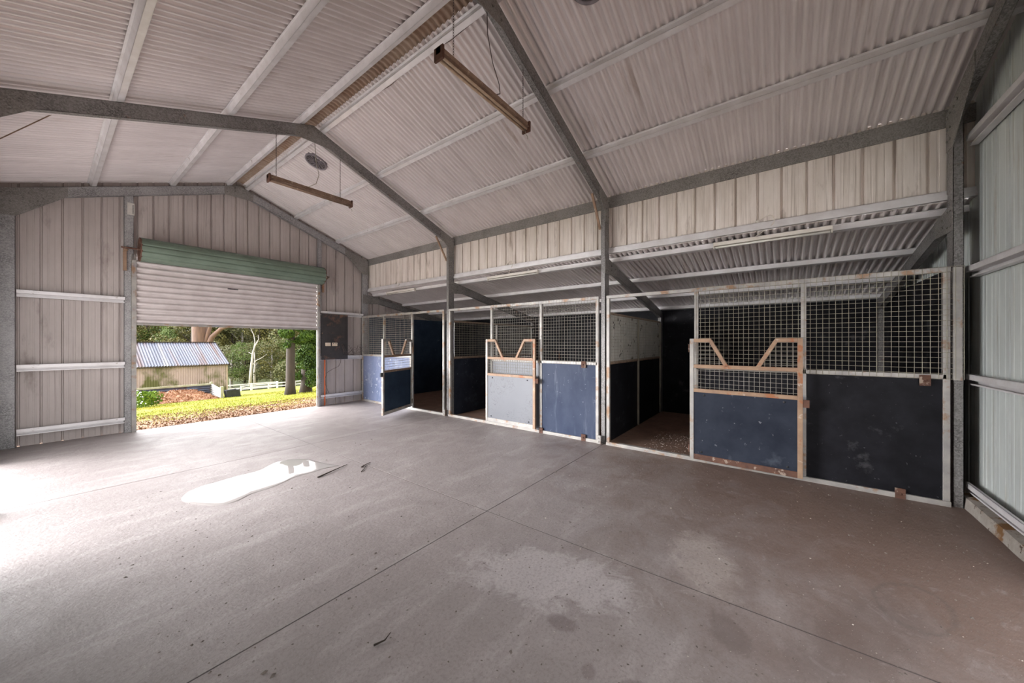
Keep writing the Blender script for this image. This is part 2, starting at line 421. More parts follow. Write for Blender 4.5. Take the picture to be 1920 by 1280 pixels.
# ------------------------------------------------------------------ floor slabs with open joints
def make_floor():
    mb = MB(); g = .005
    xs = [XL - .05, 2.385, 5.06]; ys = [YN - .05, 2.085, 5.56, YE]
    mb.box(xs[0], xs[-1], ys[0], ys[-1], -.16, -.07)
    for i in range(2):
        for j in range(3):
            mb.box(xs[i] + g, xs[i + 1] - g, ys[j] + g, ys[j + 1] - (g if j < 2 else 0), -.07, 0)
    struct('floor', mb, M['concrete'])
make_floor()
mb = MB().box(2.3811, 2.3889, YN - .05, YE - .01, -.068, -.002)
for yj in (2.085, 5.56): mb.box(XL - .04, 2.381, yj - .0039, yj + .0039, -.068, -.002).box(2.389, 5.055, yj - .0039, yj + .0039, -.068, -.002)
struct('trim_joint_sealant', mb, M['vent_dark'])
mb = MB().box(5.061, XB + .1, YN - .05, YE, -.16, -.015)
struct('floor_stalls', mb, M['dirt'])

# ------------------------------------------------------------------ cladding and roofs
def rib_profile(u0, u1, period, start, depth=.026):
    pts = [(u0, 0)]
    u = start
    while u > u0 + period: u -= period
    while u < u1 - .05:
        for du, d in ((-.075, 0), (-.070, .0025), (-.060, .0025), (-.055, 0), (-.014, 0), (-.008, depth), (.008, depth), (.014, 0),
                      (.055, 0), (.060, .0025), (.070, .0025), (.075, 0)):
            if u + du > pts[-1][0] + 1e-4 and u + du < u1: pts.append((u + du, d))
        u += period
    pts.append((u1, 0))
    return pts

def clad(mb, axis, plane, outward, u0, u1, zb, zt, period=.2, start=0.0):
    """axis 'x': sheet runs along X at y=plane; 'y': along Y at x=plane."""
    pr = rib_profile(u0, u1, period, start); vs = []; fs = []
    for (u, d) in pr:
        w = plane + outward * d
        for z in (zb(u) if callable(zb) else zb, zt(u) if callable(zt) else zt):
            vs.append((u, w, z) if axis == 'x' else (w, u, z))
    for i in range(len(pr) - 1): fs.append((2 * i, 2 * i + 2, 2 * i + 3, 2 * i + 1))
    mb.add(vs, fs)

DX0, DX1 = 0.93, 3.87                   # roller door opening
mb = MB()
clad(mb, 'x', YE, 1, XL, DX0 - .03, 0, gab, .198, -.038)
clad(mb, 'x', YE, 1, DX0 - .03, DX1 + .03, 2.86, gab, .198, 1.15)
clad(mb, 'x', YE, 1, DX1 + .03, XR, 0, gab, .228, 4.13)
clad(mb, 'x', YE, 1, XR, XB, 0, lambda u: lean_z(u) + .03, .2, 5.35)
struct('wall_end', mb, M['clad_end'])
mb = MB()
clad(mb, 'x', YN, -1, XL, .1, 0, 2.7, .228, 5.05)
clad(mb, 'x', YN, -1, 3.6, XR, 0, 2.7, .228, 5.05)  # unseen opening left between these sheets, added for fill light
clad(mb, 'x', YN, -1, XL, XR, 2.7, gab, .228, 5.05)
clad(mb, 'x', YN, -1, XR, XB, 0, lambda u: lean_z(u) + .03, .2, 5.35)
struct('wall_near', mb, M['clad_near'])
mb = MB()
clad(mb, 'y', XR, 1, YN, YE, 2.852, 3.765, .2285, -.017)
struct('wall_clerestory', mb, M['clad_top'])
mb = MB()
clad(mb, 'y', XB + .04, 1, YN, YE, 0, 2.247, .2, 0)
struct('wall_back', mb, M['clad_near'])
# left long wall, out of view: one opening, sized to shape the incoming light
mb = MB()
clad(mb, 'y', XL, -1, YN, YE, 2.75, 3.765, .2, 0)
clad(mb, 'y', XL, -1, YN, 4.3, 0, 2.75, .2, 0)
clad(mb, 'y', XL, -1, 7.7, YE, 0, 2.75, .2, 0)
struct('wall_left', mb, M['clad_near'])

def corrugated(mb, y0, y1, line, pitch=.0762, amp=.0165, seg=10, off=0.0):
    """line: list of (x, z) along the slope; waves vary along Y."""
    nrm = []
    for i in range(len(line)):
        a = line[max(i - 1, 0)]; b = line[min(i + 1, len(line) - 1)]
        d = Vector((b[0] - a[0], b[1] - a[1])).normalized(); n = Vector((-d.y, d.x))
        if n.y < 0: n = -n
        nrm.append(n)
    k = int((y1 - y0) / pitch * seg); vs = []; fs = []; m = len(line)
    for j in range(k + 1):
        y = y0 + j * pitch / seg; h = amp * math.tanh(2.4 * cos(2 * pi * j / seg + .3)) + amp + off + .0075 * ((j - 3) % (seg * 10)) / (seg * 10)
        for i in range(m):
            vs.append((line[i][0] + nrm[i].x * h, y, line[i][1] + nrm[i].y * h))
    for j in range(k):
        for i in range(m - 1):
            fs.append((j * m + i, j * m + i + 1, (j + 1) * m + i + 1, (j + 1) * m + i))
    mb.add(vs, fs, True)

mb = MB()
corrugated(mb, YN - .06, YE + .06, [(XL - .12, sheet_z(XL - .12)), (1.0, sheet_z(1.0)), (XA - .075, sheet_z(XA - .075))])
struct('ceiling_left', mb, M['roof'])
mb = MB()
corrugated(mb, YN - .06, YE + .06, [(XA + .075, sheet_z(XA + .075)), (4.0, sheet_z(4.0)), (XR + .12, sheet_z(XR + .12))])
struct('ceiling_right', mb, M['roof'])
mb = MB()
corrugated(mb, YN - .06, YE + .06, [(XR - .01, LZ0 + .002), (6.8, lean_z(6.8)), (XB + .25, lean_z(XB + .25))])
struct('ceiling_stalls', mb, M['roof'])
# sheet lap lines: a second layer edge every ten corrugations
mb = MB()
corrugated(mb, YN - .06, YE + .06, [(XA - .20, sheet_z(XA - .20) + .022), (XA - .03, sheet_z(XA - .03) + .024), (XA + .03, sheet_z(XA + .03) + .024), (XA + .20, sheet_z(XA + .20) + .022)], off=.004)
struct('trim_ridge', mb, M['ridge'])

# purlins: top-hat section, crown down, lips on the sheet
HAT = lambda h, w=.028, lip=.02, t=.003: [(-w, w, 0, t), (-w, -w + t, 0, h), (w - t, w, 0, h), (-w - lip, -w, h - t, h), (w, w + lip, h - t, h)]
PUR = 'purlins'
def roof_purlin(x, side, label, h=.07, y0=YN, y1=YE):
    nx = SL * side; n = Vector((nx, 0, 1)).normalized(); u = Vector((1, 0, -SL * side)).normalized()
    p = Vector((x, 0, rz(x) + .002))
    mb = MB().bar((p.x, y0, p.z), (p.x, y1, p.z), u, n, HAT(h))
    return thing('roof_purlin', mb, M['purlin'], label, 'purlin', 'purlins under the main roof')
roof_purlin(XA - .15, -1, 'pale steel purlin along the left side of the ridge gap', )
roof_purlin(1.40, -1, 'steel purlin on left roof slope, the one nearer the ridge')
roof_purlin(.47, -1, 'steel purlin on left roof slope, the lower one above the end wall bay')
roof_purlin(XA + .13, 1, 'pale steel purlin along the right side of the ridge gap')
roof_purlin(3.42, 1, 'steel purlin crossing behind the hanging rusty light, upper one on right slope')
roof_purlin(4.36, 1, 'steel purlin nearest the eave on the right roof slope')
# eave purlins: plain channels on edge
for x, s, lb in ((XR - .022, -1, 'dark galvanised eave beam above the clerestory cladding'), (XL + .022, 1, 'galvanised eave beam over the open left side')):
    z1 = sheet_z(x) - .008; z0 = z1 - .165; a, b = sorted((x, x + s * .003))
    mb = MB().box(a, b, YN, YE, z0, z1)
    for q in (z0, z1 - .003): mb.box(*sorted((x, x - s * .02)), YN, YE, q, q + .003)
    thing('eave_purlin', mb, M['galv_pale'], lb, 'purlin')
# flashing girt at the foot of the clerestory
mb = MB().bar((XR - .055, YN, 2.855), (XR - .055, YE, 2.855), (0, 0, 1), (1, 0, 0), [(0, .003, 0, .05), (0, .045, 0, .003), (.045, .048, 0, .018), (.045, .095, .018, .021), (.092, .095, .018, .05)])
thing('flashing_girt', mb, M['purlin'], 'long bright steel girt at the foot of the clerestory cladding', 'girt')
# lean-to purlins
for x, lb in ((5.36, 'steel purlin over the stalls, the first one, carrying the batten lights'), (6.32, 'steel purlin over the stalls, second from the clerestory'),
              (7.28, 'steel purlin over the stalls, third from the clerestory'), (8.12, 'steel purlin over the stalls, lowest one by the back wall')):
    u = Vector((1, 0, -LSL)).normalized(); n = Vector((LSL, 0, 1)).normalized()
    mb = MB().bar((x, YN, lean_z(x) - .066), (x, YE, lean_z(x) - .066), u, n, HAT(.064))
    thing('roof_purlin', mb, M['purlin'], lb, 'purlin', 'purlins over the stalls')

# wall girts
def girt(p0, p1, inward, z, label, h=.10):
    mb = MB(); d = Vector(inward)
    mb.bar((p0[0], p0[1], z), (p1[0], p1[1], z), d, (0, 0, 1),
           [(.0, .074, h * .5 - .0015, h * .5 + .0015), (.072, .075, h * .5, h), (.0, .003, -.0, h * .5), (.0, .052, 0, .003), (.050, .053, 0, .014), (.055, .075, h - .003, h)])
    return thing('wall_girt', mb, M['purlin'], label, 'girt')
for z, nm in ((.165, 'lowest'), (1.09, 'middle'), (2.17, 'top')):
    girt((XL + .2, YE - .03), (.80, YE - .03), (0, -1, 0), z, nm + ' steel girt on the end wall left of the roller door')
    girt((3.95, YE - .03), (5.03, YE - .03), (0, -1, 0), z, nm + ' steel girt on the end wall right of the roller door')
for z, nm in ((.13, 'lowest'), (1.12, 'middle'), (2.10, 'upper'), (3.30, 'topmost sloping-view')):
    girt((3.62, YN + .012), (5.10, YN + .012), (0, 1, 0), z, nm.replace(' sloping-view', '') + ' steel girt on the pale near wall by the camera')

# rough concrete footing under the near wall
mb = MB()
k = 24; vs = []; fs = []
for i in range(k + 1):
    x = 2.6 + (5.17 - 2.6) * i / k; j = .012 * mnoise.noise(Vector((x * 3, 1, 1)))
    vs += [(x, YN + .02, -.02), (x, YN + .115 + j, -.02), (x, YN + .10 + j, .095), (x, YN + .02, .115)]
for i in range(k):
    for q in range(3): fs.append((4 * i + q, 4 * i + q + 1, 4 * i + q + 5, 4 * i + q + 4))
mb.add(vs, fs)
struct('trim_footing', mb, M['stone'])

# ------------------------------------------------------------------ portal frames
CS = lambda d, w, t=.004, lip=.018: [(0, d, 0, t), (0, t, 0, w), (d - t, d, 0, w), (0, lip, w - t, w), (d - lip, d, w - t, w)]
def bolts(mb, pts, nrm, r=.011):
    for p in pts: mb.lathe(p, nrm, [(0, 0.0001), (0, r), (.009, r), (.009, .0001)], 6)
FLAB = ('near galvanised portal frame at the right edge against the near wall', 'galvanised portal frame carrying the hanging light, post between second and third stalls',
        'galvanised portal frame crossing from upper left, post between first and second stalls', 'galvanised portal frame against the end wall around the roller door')
def frame(i, y, s):
    """s: direction of the flanges from the web (+1 towards +Y)."""
    t = empty('portal_frame', (5.10, y, 0), FLAB[i], 'portal frame')
    V = (0, s, 0); w = .064
    for x0, x1 in ((5.03, 5.18), (XL + .04, XL + .19)):
        mb = MB().bar((x0, y, 0), (x0, y, rz((x0 + x1) / 2) - .01), (1, 0, 0), V, CS(.15, w))
        part('column', mb, M['galv_mid' if i == 3 else 'galv'], t)
    for sd in (-1, 1):
        xe = 5.18 if sd > 0 else XL + .04
        u = Vector((sd * SL, 0, 1)).normalized()           # normal to the slope, upward
        u = Vector((SL * sd, 0, 1)).normalized()
        a = Vector((XA, y, ZA - .0)); b = Vector((xe, y, rz(xe)))
        mb = MB().bar(a, b, -u, V, CS(.15, w))
        part('rafter', mb, M['galv_mid' if i == 3 else 'galv'], t)
        # knee plate with a haunch
        fx = lambda q: (5.18 - q) if sd > 0 else (XL + .04 + q)
        e = rz(xe)
        poly = [(fx(0), y, e), (fx(0), y, e - .36), (fx(.15), y, e - .36)]
        if i in (0, 3): poly += [(fx(.62), y, e + .62 * SL - .16), (fx(.62), y, e + .62 * SL - .01)]
        else: poly += [(fx(.17), y, e - .20), (fx(.36), y, e + .36 * SL - .16), (fx(.36), y, e + .36 * SL - .01)]
        kb = MB().prism(poly, (0, -s, 0), .006)
        bolts(kb, [(fx(q), y - s * .006, e + z) for q, z in ((.04, -.05), (.11, -.03), (.04, -.16), (.11, -.16), (.04, -.27), (.11, -.27), (.20, -.02), (.27, .01), (.22, -.08))], (0, -s, 0))
        part('knee_plate', kb, M['galv_pale'], t)
    poly = [(XA - .24, y, rz(XA - .24) - .01), (XA, y, ZA - .01), (XA + .24, y, rz(XA + .24) - .01), (XA + .24, y, rz(XA + .24) - .165), (XA, y, ZA - .25), (XA - .24, y, rz(XA - .24) - .165)]
    ab = MB().prism(poly, (0, -s, 0), .006)
    bolts(ab, [(XA + q, y - s * .006, rz(XA + q) + z) for q in (-.19, -.07, .07, .19) for z in (-.05, -.12)], (0, -s, 0))
    part('apex_plate', ab, M['galv_pale'], t)
    # lean-to rafter and rear post
    a = Vector((5.16, y, lean_z(5.16) - .075)); b = Vector((XB - .05, y, lean_z(XB - .05) - .075))
    u = Vector((LSL, 0, 1)).normalized()
    part('lean_to_rafter', MB().bar(a, b, -u, V, CS(.15, w)), M['galv'], t)
    part('rear_post', MB().bar((XB - .15, y, -.01), (XB - .15, y, lean_z(XB - .08) - .09), (1, 0, 0), V, CS(.13, w)), M['galv'], t)
    lz = lean_z(5.18) - .075
    poly = [(5.03, y, lz + .01), (5.03, y, lz - .24), (5.18, y, lz - .24), (5.50, y, lz - .06 - .16), (5.50, y, lz - .06)]
    kb = MB().prism(poly, (0, -s, 0), .006)
    bolts(kb, [(5.07 + q, y - s * .006, lz + z) for q, z in ((0, -.05), (0, -.19), (.07, -.05), (.07, -.19), (.2, -.09), (.2, -.16), (.35, -.12), (.35, -.19))], (0, -s, 0))
    part('cleat_plate', kb, M['galv_pale'], t)
    if i in (1, 2):
        for x0, x1, z0, z1 in ((4.76, 5.05, 3.66, 3.21), (.02, -.26, 3.66, 3.30)):
            mb = MB().bar((x0, y + .09 * s, z0), (x1, y + .09 * s, z1), (0, 1, 0), (.8, 0, .5), [(-.016, .016, -.002, .002), (-.016, -.012, 0, .02)])
            part('fly_brace', mb, M['rail_tan'] if x0 > 3 else M['fixture_rust'], t)
    return t
frame(0, FY[0], -1); frame(1, FY[1], 1); frame(2, FY[2], 1); frame(3, FY[3], 1)

# ------------------------------------------------------------------ roller door
def roller_door():
    t = empty('roller_door', (2.4, 8.70, 0), 'half-open ribbed roller door with green drum above the end opening', 'roller door')
    # curtain: rolled profile
    pts = []; z = 1.84; P = .0995
    while z < 2.98:
        for dz, dy in ((0, .016), (.008, -.016), (.022, -.028), (.042, -.028), (.056, -.014), (.062, .018), (.080, .020)):
            pts.append((8.70 + dy, z + dz))
        z += P
    vs = []; fs = []
    for (y, zz) in pts: vs += [(DX0, y, zz), (DX1, y, zz), (DX0, y + .0015, zz), (DX1, y + .0015, zz)]
    for q in range(len(pts) - 1):
        fs += [(4 * q, 4 * q + 1, 4 * q + 5, 4 * q + 4), (4 * q + 2, 4 * q + 6, 4 * q + 7, 4 * q + 3)]
    cu = part('curtain', MB().add(vs, fs, True), M['roller'], t)
    sub('bottom_rail', MB().box(DX0, DX1, 8.68, 8.715, 1.805, 1.842), M['rail_pale'], cu, t)
    sub('lift_handle', MB().box(2.17, 2.34, 8.672, 8.684, 2.56, 2.585).box(2.19, 2.20, 8.66, 8.684, 2.562, 2.582), M['vent'], cu, t)
    # drum: lobed roll
    cy, cz, R = 8.50, 3.06, .175; n = 144; vs = []; fs = []
    for x in (.955, 3.90):
        for k in range(n):
            a = 2 * pi * k / n; r = R + .022 * min(1, abs(cos(a * 6)) * 2.6)
            vs.append((x, cy + r * cos(a), cz + r * sin(a)))
    fs = [(k, (k + 1) % n, (k + 1) % n + n, k + n) for k in range(n)]
    dr = part('drum', MB().add(vs, fs, True), M['roller_green'], t)
    for x, s in ((.955, -1), (3.90, 1)):
        mb = MB().lathe((x, cy, cz), (s, 0, 0), [(-.01, R + .018), (.012, R + .022), (.014, R + .006), (.006, R - .02), (.006, .03), (.03, .03), (.03, .001)], 40)
        for k in range(8):
            a = 2 * pi * k / 8
            mb.bar((x + s * .008, cy, cz), (x + s * .008, cy + .16 * cos(a), cz + .16 * sin(a)), (1, 0, 0), (0, -sin(a), cos(a)), [(-.003, .003, -.012, .012)])
        sub('drum_wheel', mb, M['rust'], dr, t, 'rusty end wheel')
    part('axle', MB().tube([(.74, cy, cz), (4.06, cy, cz)], .014, 10), M['rust'], t)
    for x in (.80, 4.01):
        mb = MB().box(x - .02, x + .02, 8.48, 8.70, cz - .035, cz - .028).box(x - .02, x + .02, 8.69, 8.72, cz - .35, cz + .05)
        mb.tube([(x, 8.46, cz - .05), (x, 8.52, cz - .05), (x, 8.56, cz + .02)], .008, 6)
        part('axle_bracket', mb, M['rail_tan'], t)
    for x, s in ((.90, 1), (3.90, -1)):
        mb = MB().box(x - .025, x + .025, 8.722, 8.735, 0, 3.0).box(*sorted((x - s * .025, x - s * .021)), 8.68, 8.73, 0, 3.0).box(x - .025, x + .03 * (1 if s > 0 else .8), 8.664, 8.669, 0, 2.9)
        part('guide_track', mb, M['rail_pale'], t)
    return t
roller_door()
for x0, x1, nm in ((.795, .905, 'left'), (3.905, 3.99, 'right')):
    mb = MB().bar((x0, 8.73, 0), (x0, 8.73, rz(x0) - .03), (1, 0, 0), (0, 1, 0), CS(x1 - x0, .06))
    t = thing('door_mullion', mb, M['galv_mid'], 'spangled galvanised post on the %s side of the roller door opening' % nm, 'post')
t = empty('paper_label', (.88, 8.716, 3.58), 'small white printed label stuck high on the left roller door post', 'label')
part('paper', MB().box(.83, .915, 8.722, 8.7275, 3.66, 3.86), M['label'], t)
mb = MB()
for k in range(9): mb.box(.893, .905, 8.7205, 8.7222, 3.685 + k * .017, 3.693 + k * .017)
mb.box(.890, .893, 8.7205, 8.7222, 3.685, 3.829)
part('print', mb, M['ink'], t)

# ------------------------------------------------------------------ stall fronts
def mesh_panel(mb, y0, y1, z0, z1, pitch=.05, r=.0021, x=4.985, axis='y', gap=None):
    """Welded mesh: vertical wires and horizontal wires as slim prisms."""
    def seg(a, b): mb.tube([a, b], r, 4, False)
    n = int(round((y1 - y0) / pitch)); m = int(round((z1 - z0) / pitch))
    P = (lambda u, z, k: (x + k, u, z)) if axis == 'y' else (lambda u, z, k: (u, x + k, z))
    for i in range(n + 1):
        u = y0 + (y1 - y0) * i / n; seg(P(u, z0, 0), P(u, z1, 0))
    for j in range(m + 1):
        z = z0 + (z1 - z0) * j / m; seg(P(y0, z, .004), P(y1, z, .004))

R5 = .045
def stall_front(y0, y1, stiles, mesh, panels, open_y, label, mats, brackets=()):
    t = empty('stall_screen', (5.02, (y0 + y1) / 2, 0), label, 'stall front', 'stall fronts along the right side')
    part('top_rail', MB().box(5.0, 5.045, y0, y1, 2.155, 2.20), mats['rail'], t, .003)
    part('sill_rail', MB().box(4.985, 5.045, y0, y1, 0.0, .048), M['rail_pale'], t, .003)
    part('mid_rail', MB().box(5.0, 5.045, mesh[0], mesh[1], 1.165, 1.21), mats['rail'], t, .003)
    for s in stiles:
        part('stile', MB().box(5.0, 5.045, s - R5 / 2, s + R5 / 2, .048, 2.155), mats['rail'], t, .003)
    for (a, b, m, lb) in panels:
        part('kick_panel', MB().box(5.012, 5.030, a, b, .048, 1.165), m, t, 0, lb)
    mb = MB(); mesh_panel(mb, mesh[0], mesh[1], 1.17, 2.20, .05, .0021, 4.994)
    part('wire_mesh', mb, mats['wire'], t)
    for (y, z) in brackets:
        mb = MB().box(4.978, 4.998, y - .035, y + .035, z - .05, z + .05); bolts(mb, [(4.978, y, z)], (-1, 0, 0))
        part('latch_bracket', mb, M['rust'], t)
    return t
pale = {'rail': M['rail_pale'], 'wire': M['wire_bright']}  # kick boards: light falloff from bay to bay put into their colours
stall_front(5.56, 8.70, (8.68, 7.73, 6.63, 5.585), (6.63, 8.68), ((6.65, 8.66, M['blue'], 'scuffed blue board with painted-in light'),), None,
            'far stall front nearest the end wall, lower board painted lighter blue for the light and open doorway', pale)
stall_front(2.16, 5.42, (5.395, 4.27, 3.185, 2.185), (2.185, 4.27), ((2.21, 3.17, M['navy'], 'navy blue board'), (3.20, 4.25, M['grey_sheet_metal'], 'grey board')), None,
            'middle stall front with navy lower board beside the light grey gate', pale, ((2.40, 1.17), (2.40, .05), (3.17, .04)))
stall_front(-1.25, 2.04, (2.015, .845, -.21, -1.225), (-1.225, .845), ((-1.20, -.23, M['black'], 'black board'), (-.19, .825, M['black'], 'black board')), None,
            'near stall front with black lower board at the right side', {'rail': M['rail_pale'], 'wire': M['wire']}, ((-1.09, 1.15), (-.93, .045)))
# mesh runs on over the near column
mb = MB(); mesh_panel(mb, -1.325, -1.225, 1.17, 2.20, .05, .0021, 4.99)
thing('mesh_offcut', mb, M['wire'], 'narrow strip of wire mesh lapped over the near column beside the black stall', 'wire mesh')
mb = MB(); mb.box(4.992, 5.029, -1.315, -1.262, 1.16, 2.19)
thing('packer_plate', mb, M['rail_pale'], 'pale rust-blotched packer strip on the near column behind the wire mesh', 'steel strip')
for y, lb in ((2.14, 'bolted steel angle at the foot of the post between second and third stalls'), (5.52, 'bolted steel angle at the foot of the post between first and second stalls')):
    mb = MB().box(4.955, 4.975, y - .03, y + .03, 0, .13); bolts(mb, [(4.955, y, .04), (4.955, y, .09)], (-1, 0, 0)); mb.box(4.955, 5.03, y - .028, y + .028, 0, .006)
    thing('foot_angle', mb, M['rail_pale'], lb, 'bracket')

# gates: local frame, hinge at origin, width along +X, front face towards -Y
def gate(loc, rotz, label, fm, pm, plab, wm, drop=0.0, bottom=None):
    t = empty('stall_gate', loc, label, 'gate', 'half-height stall gates', rotz)
    W, T, H = 1.10, .04, 1.50; r = .045
    B = lambda x0, x1, z0, z1: MB().box(x0, x1, -T, 0, z0, z1)
    def P(name, mb, m, lab=None, bev=.003): return part(name, mb, m, t, bev, lab, False)
    P('gate_stile', B(0, r, 0, H), fm['a']); P('gate_stile', B(W - r, W, 0, H), fm['b'])
    P('bottom_rail', B(r, W - r, 0, .065), bottom or fm['a'])
    P('lower_rail', B(r, W - r, .835, .88), fm['c']); P('mid_rail', B(r, W - r, 1.135, 1.18), fm['c'])
    P('top_rail', B(r, .235, H - r, H), fm['b']); P('top_rail', B(W - .235, W - r, H - r, H), fm['b'])
    for x0, x1 in ((.225, .40), (W - .225, W - .40)):
        d = Vector((x1 - x0, 0, 1.18 - (H - r / 2))).normalized(); u = Vector((-d.z, 0, d.x))
        P('brace', MB().bar((x0, -T, H - r / 2), (x1, -T, 1.16), u, (0, 1, 0), [(-.02, .02, 0, T)]), fm['c'])
    kp = P('kick_panel', MB().box(r, W - r, -.030, -.016, .065, .835), pm, plab, 0)
    mb = MB()
    def seg(a, b): mb.tube([a, b], .0021, 4, False)
    x = .07
    while x < W - .05:
        if x < .24 or x > W - .24: top = H - .02
        elif x < .40: top = H - (x - .225) / .175 * .33 + .01
        elif x > W - .40: top = H - (W - .225 - x) / .175 * .33 + .01
        else: top = 1.16
        seg((x, -.012, .86), (x, -.012, top)); x += .05
    z = .90
    while z < H - .03:
        if z < 1.16: seg((r, -.008, z), (W - r, -.008, z))
        else:
            q = .225 + (H - z) / .33 * .175
            seg((r, -.008, z), (q, -.008, z)); seg((W - q, -.008, z), (W - r, -.008, z))
        z += .05
    P('wire_mesh', mb, wm, None, 0)
    P('latch', MB().box(W, W + .055, -.035, -.005, .76, .84), M['rust'] if pm != M['dark_blue'] else M['bin'], None, .003)
    for q in ((.16, -.03, .80), (W - .16, -.03, .80), (.13, -.03, .10), (W - .13, -.03, .10)):
        bb = MB(); bolts(bb, [q], (0, -1, 0), .012); sub('bolt', bb, M['bin'], kp, t, None, False)
    for z in (.12, 1.38):
        P('hinge', MB().tube([(-.012, -.01, z - .05), (-.012, -.01, z + .05)], .012, 8).box(-.012, .02, -.012, -.004, z - .03, z + .03), M['rust'], None, 0)
    return t
tan = {'a': M['rail_pale'], 'b': M['rail_tan'], 'c': M['rail_tan']}
palef = {'a': M['rail_pale'], 'b': M['rail_pale'], 'c': M['rail_tan']}
# folded-back gates: width runs towards -Y, front faces -X
gate((4.935, .90, .055), radians(-90) - .035, 'rusty V-topped gate with slate-blue panel folded back on the near stall front', tan, M['slate'], 'slate-blue board', M['wire_bright'], 0, M['rust'])
gate((4.955, 4.335, .07), radians(-90) - .012, 'V-topped gate with scribbled light grey panel on the middle stall front', {'a': M['rail_pale'], 'b': M['rail_tan'], 'c': M['rail_tan']}, M['grey_sheet_metal'], 'scribbled grey sheet', M['wire_bright'])
# swung-open gate of the far stall
ang = math.atan2(6.17 - 6.60, 4.0 - 5.0)
gate((4.99, 6.60, .08), ang, 'V-topped gate with dark blue panel swung open into the yard at the far stall', {'a': M['rail_pale'], 'b': M['rail_pale'], 'c': M['fixture_rust']}, M['dark_blue'], 'dark blue board', M['wire_bright'])

# ------------------------------------------------------------------ partitions and stall linings
def partition(y, label, lining, low):
    t = empty('stall_partition', (6.6, y, 0), label, 'partition')
    x0, x1 = 5.19, 8.13
    part('lower_board', MB().box(x0, x1, y - .012, y + .012, -.015, 1.17), low, t)
    part('mid_rail', MB().box(x0, x1, y - .024, y + .024, 1.17, 1.215), M['fixture_rust'], t, .003)
    part('top_rail', MB().box(x0, x1, y - .02, y + .02, 1.94, 1.975), M['fixture_rust'], t, .003)
    for x in (6.60, 8.10): part('stud', MB().box(x - .02, x + .02, y - .04, y - .012, 0, 1.94), M['wire'] if lining else M['rail_pale'], t, .002)
    mb = MB(); mesh_panel(mb, x0, x1, 1.2, 1.96, .05, .0021, y - .03, 'x')
    part('wire_mesh', mb, M['wire'], t)
    if lining: part('lining_sheet', MB().box(x0, x1, y - .004, y + .004, 1.215, 1.94), lining, t, 0, 'torn grey lining sheet')
    return t
partition(FY[1] + .03, 'partition between the middle and near stalls with torn grey upper lining', M['grey_sheet'], M['black'])
partition(FY[2] + .03, 'partition between the far and middle stalls with open wire mesh top', None, M['slate'])
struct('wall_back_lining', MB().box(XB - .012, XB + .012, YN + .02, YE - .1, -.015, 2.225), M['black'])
mb = MB().box(5.20, XB - .16, 8.690, 8.702, -.015, 2.2)
struct('wall_end_lining', mb, M['dark_blue'])
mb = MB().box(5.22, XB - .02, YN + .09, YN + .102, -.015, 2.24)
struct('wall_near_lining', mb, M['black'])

# stall batten lights with cable loops
def batten(ya, yb, label, tube=True):
    y0, y1 = min(ya, yb), max(ya, yb)
    t = empty('batten_light', (5.28, (y0 + y1) / 2, 2.74), label, 'light', 'cream fluorescent battens above the stall fronts')
    part('housing', MB().box(5.255, 5.315, y0, y1, 2.762, 2.805), M['cream'], t, .004)
    part('tube', MB().tube([(5.285, y0 + .02, 2.744), (5.285, y1 - .02, 2.744)], .013, 10), M['tube'], t)
    for y in (y0, y1 - .012): part('end_cap', MB().box(5.262, 5.308, y, y + .012, 2.726, 2.765), M['cream'], t)
    for y in (y0 + .21, y1 - .21): part('suspension_bracket', MB().box(5.28, 5.30, y - .01, y + .01, 2.80, lean_z(5.29)), M['purlin'], t)
def loop(y, label):
    pts = []
    for k in range(15):
        a = k / 14
        pts.append((5.20 - .10 * sin(pi * a) + .08 * a, y - .16 * sin(pi * a) + .06 * a, 2.985 + .05 * sin(pi * min(1, a * 2)) * (a < .5) - .175 * a + .02 * sin(pi * a)))
    t = empty('cable_loop', (5.18, y, 2.96), label, 'cable')
    part('cable', MB().tube(pts, .004, 6), M['white_cable'], t)
    part('junction_knob', MB().lathe((5.205, y + .03, 2.965), (-1, 0, 0), [(0, .018), (.02, .018), (.024, .012), (.024, .001)], 12), M['cream'], t)
batten(.69, -.47, 'cream batten light over the near stall front, largest in view')
batten(4.60, 3.42, 'cream batten light over the middle stall front')
batten(8.02, 6.88, 'cream batten light over the far stall front nearest the end wall')
loop(.18, 'cream cable loop above the near batten light')
loop(4.02, 'cream cable loop above the middle batten light')
loop(7.5, 'cream cable loop above the far batten light')

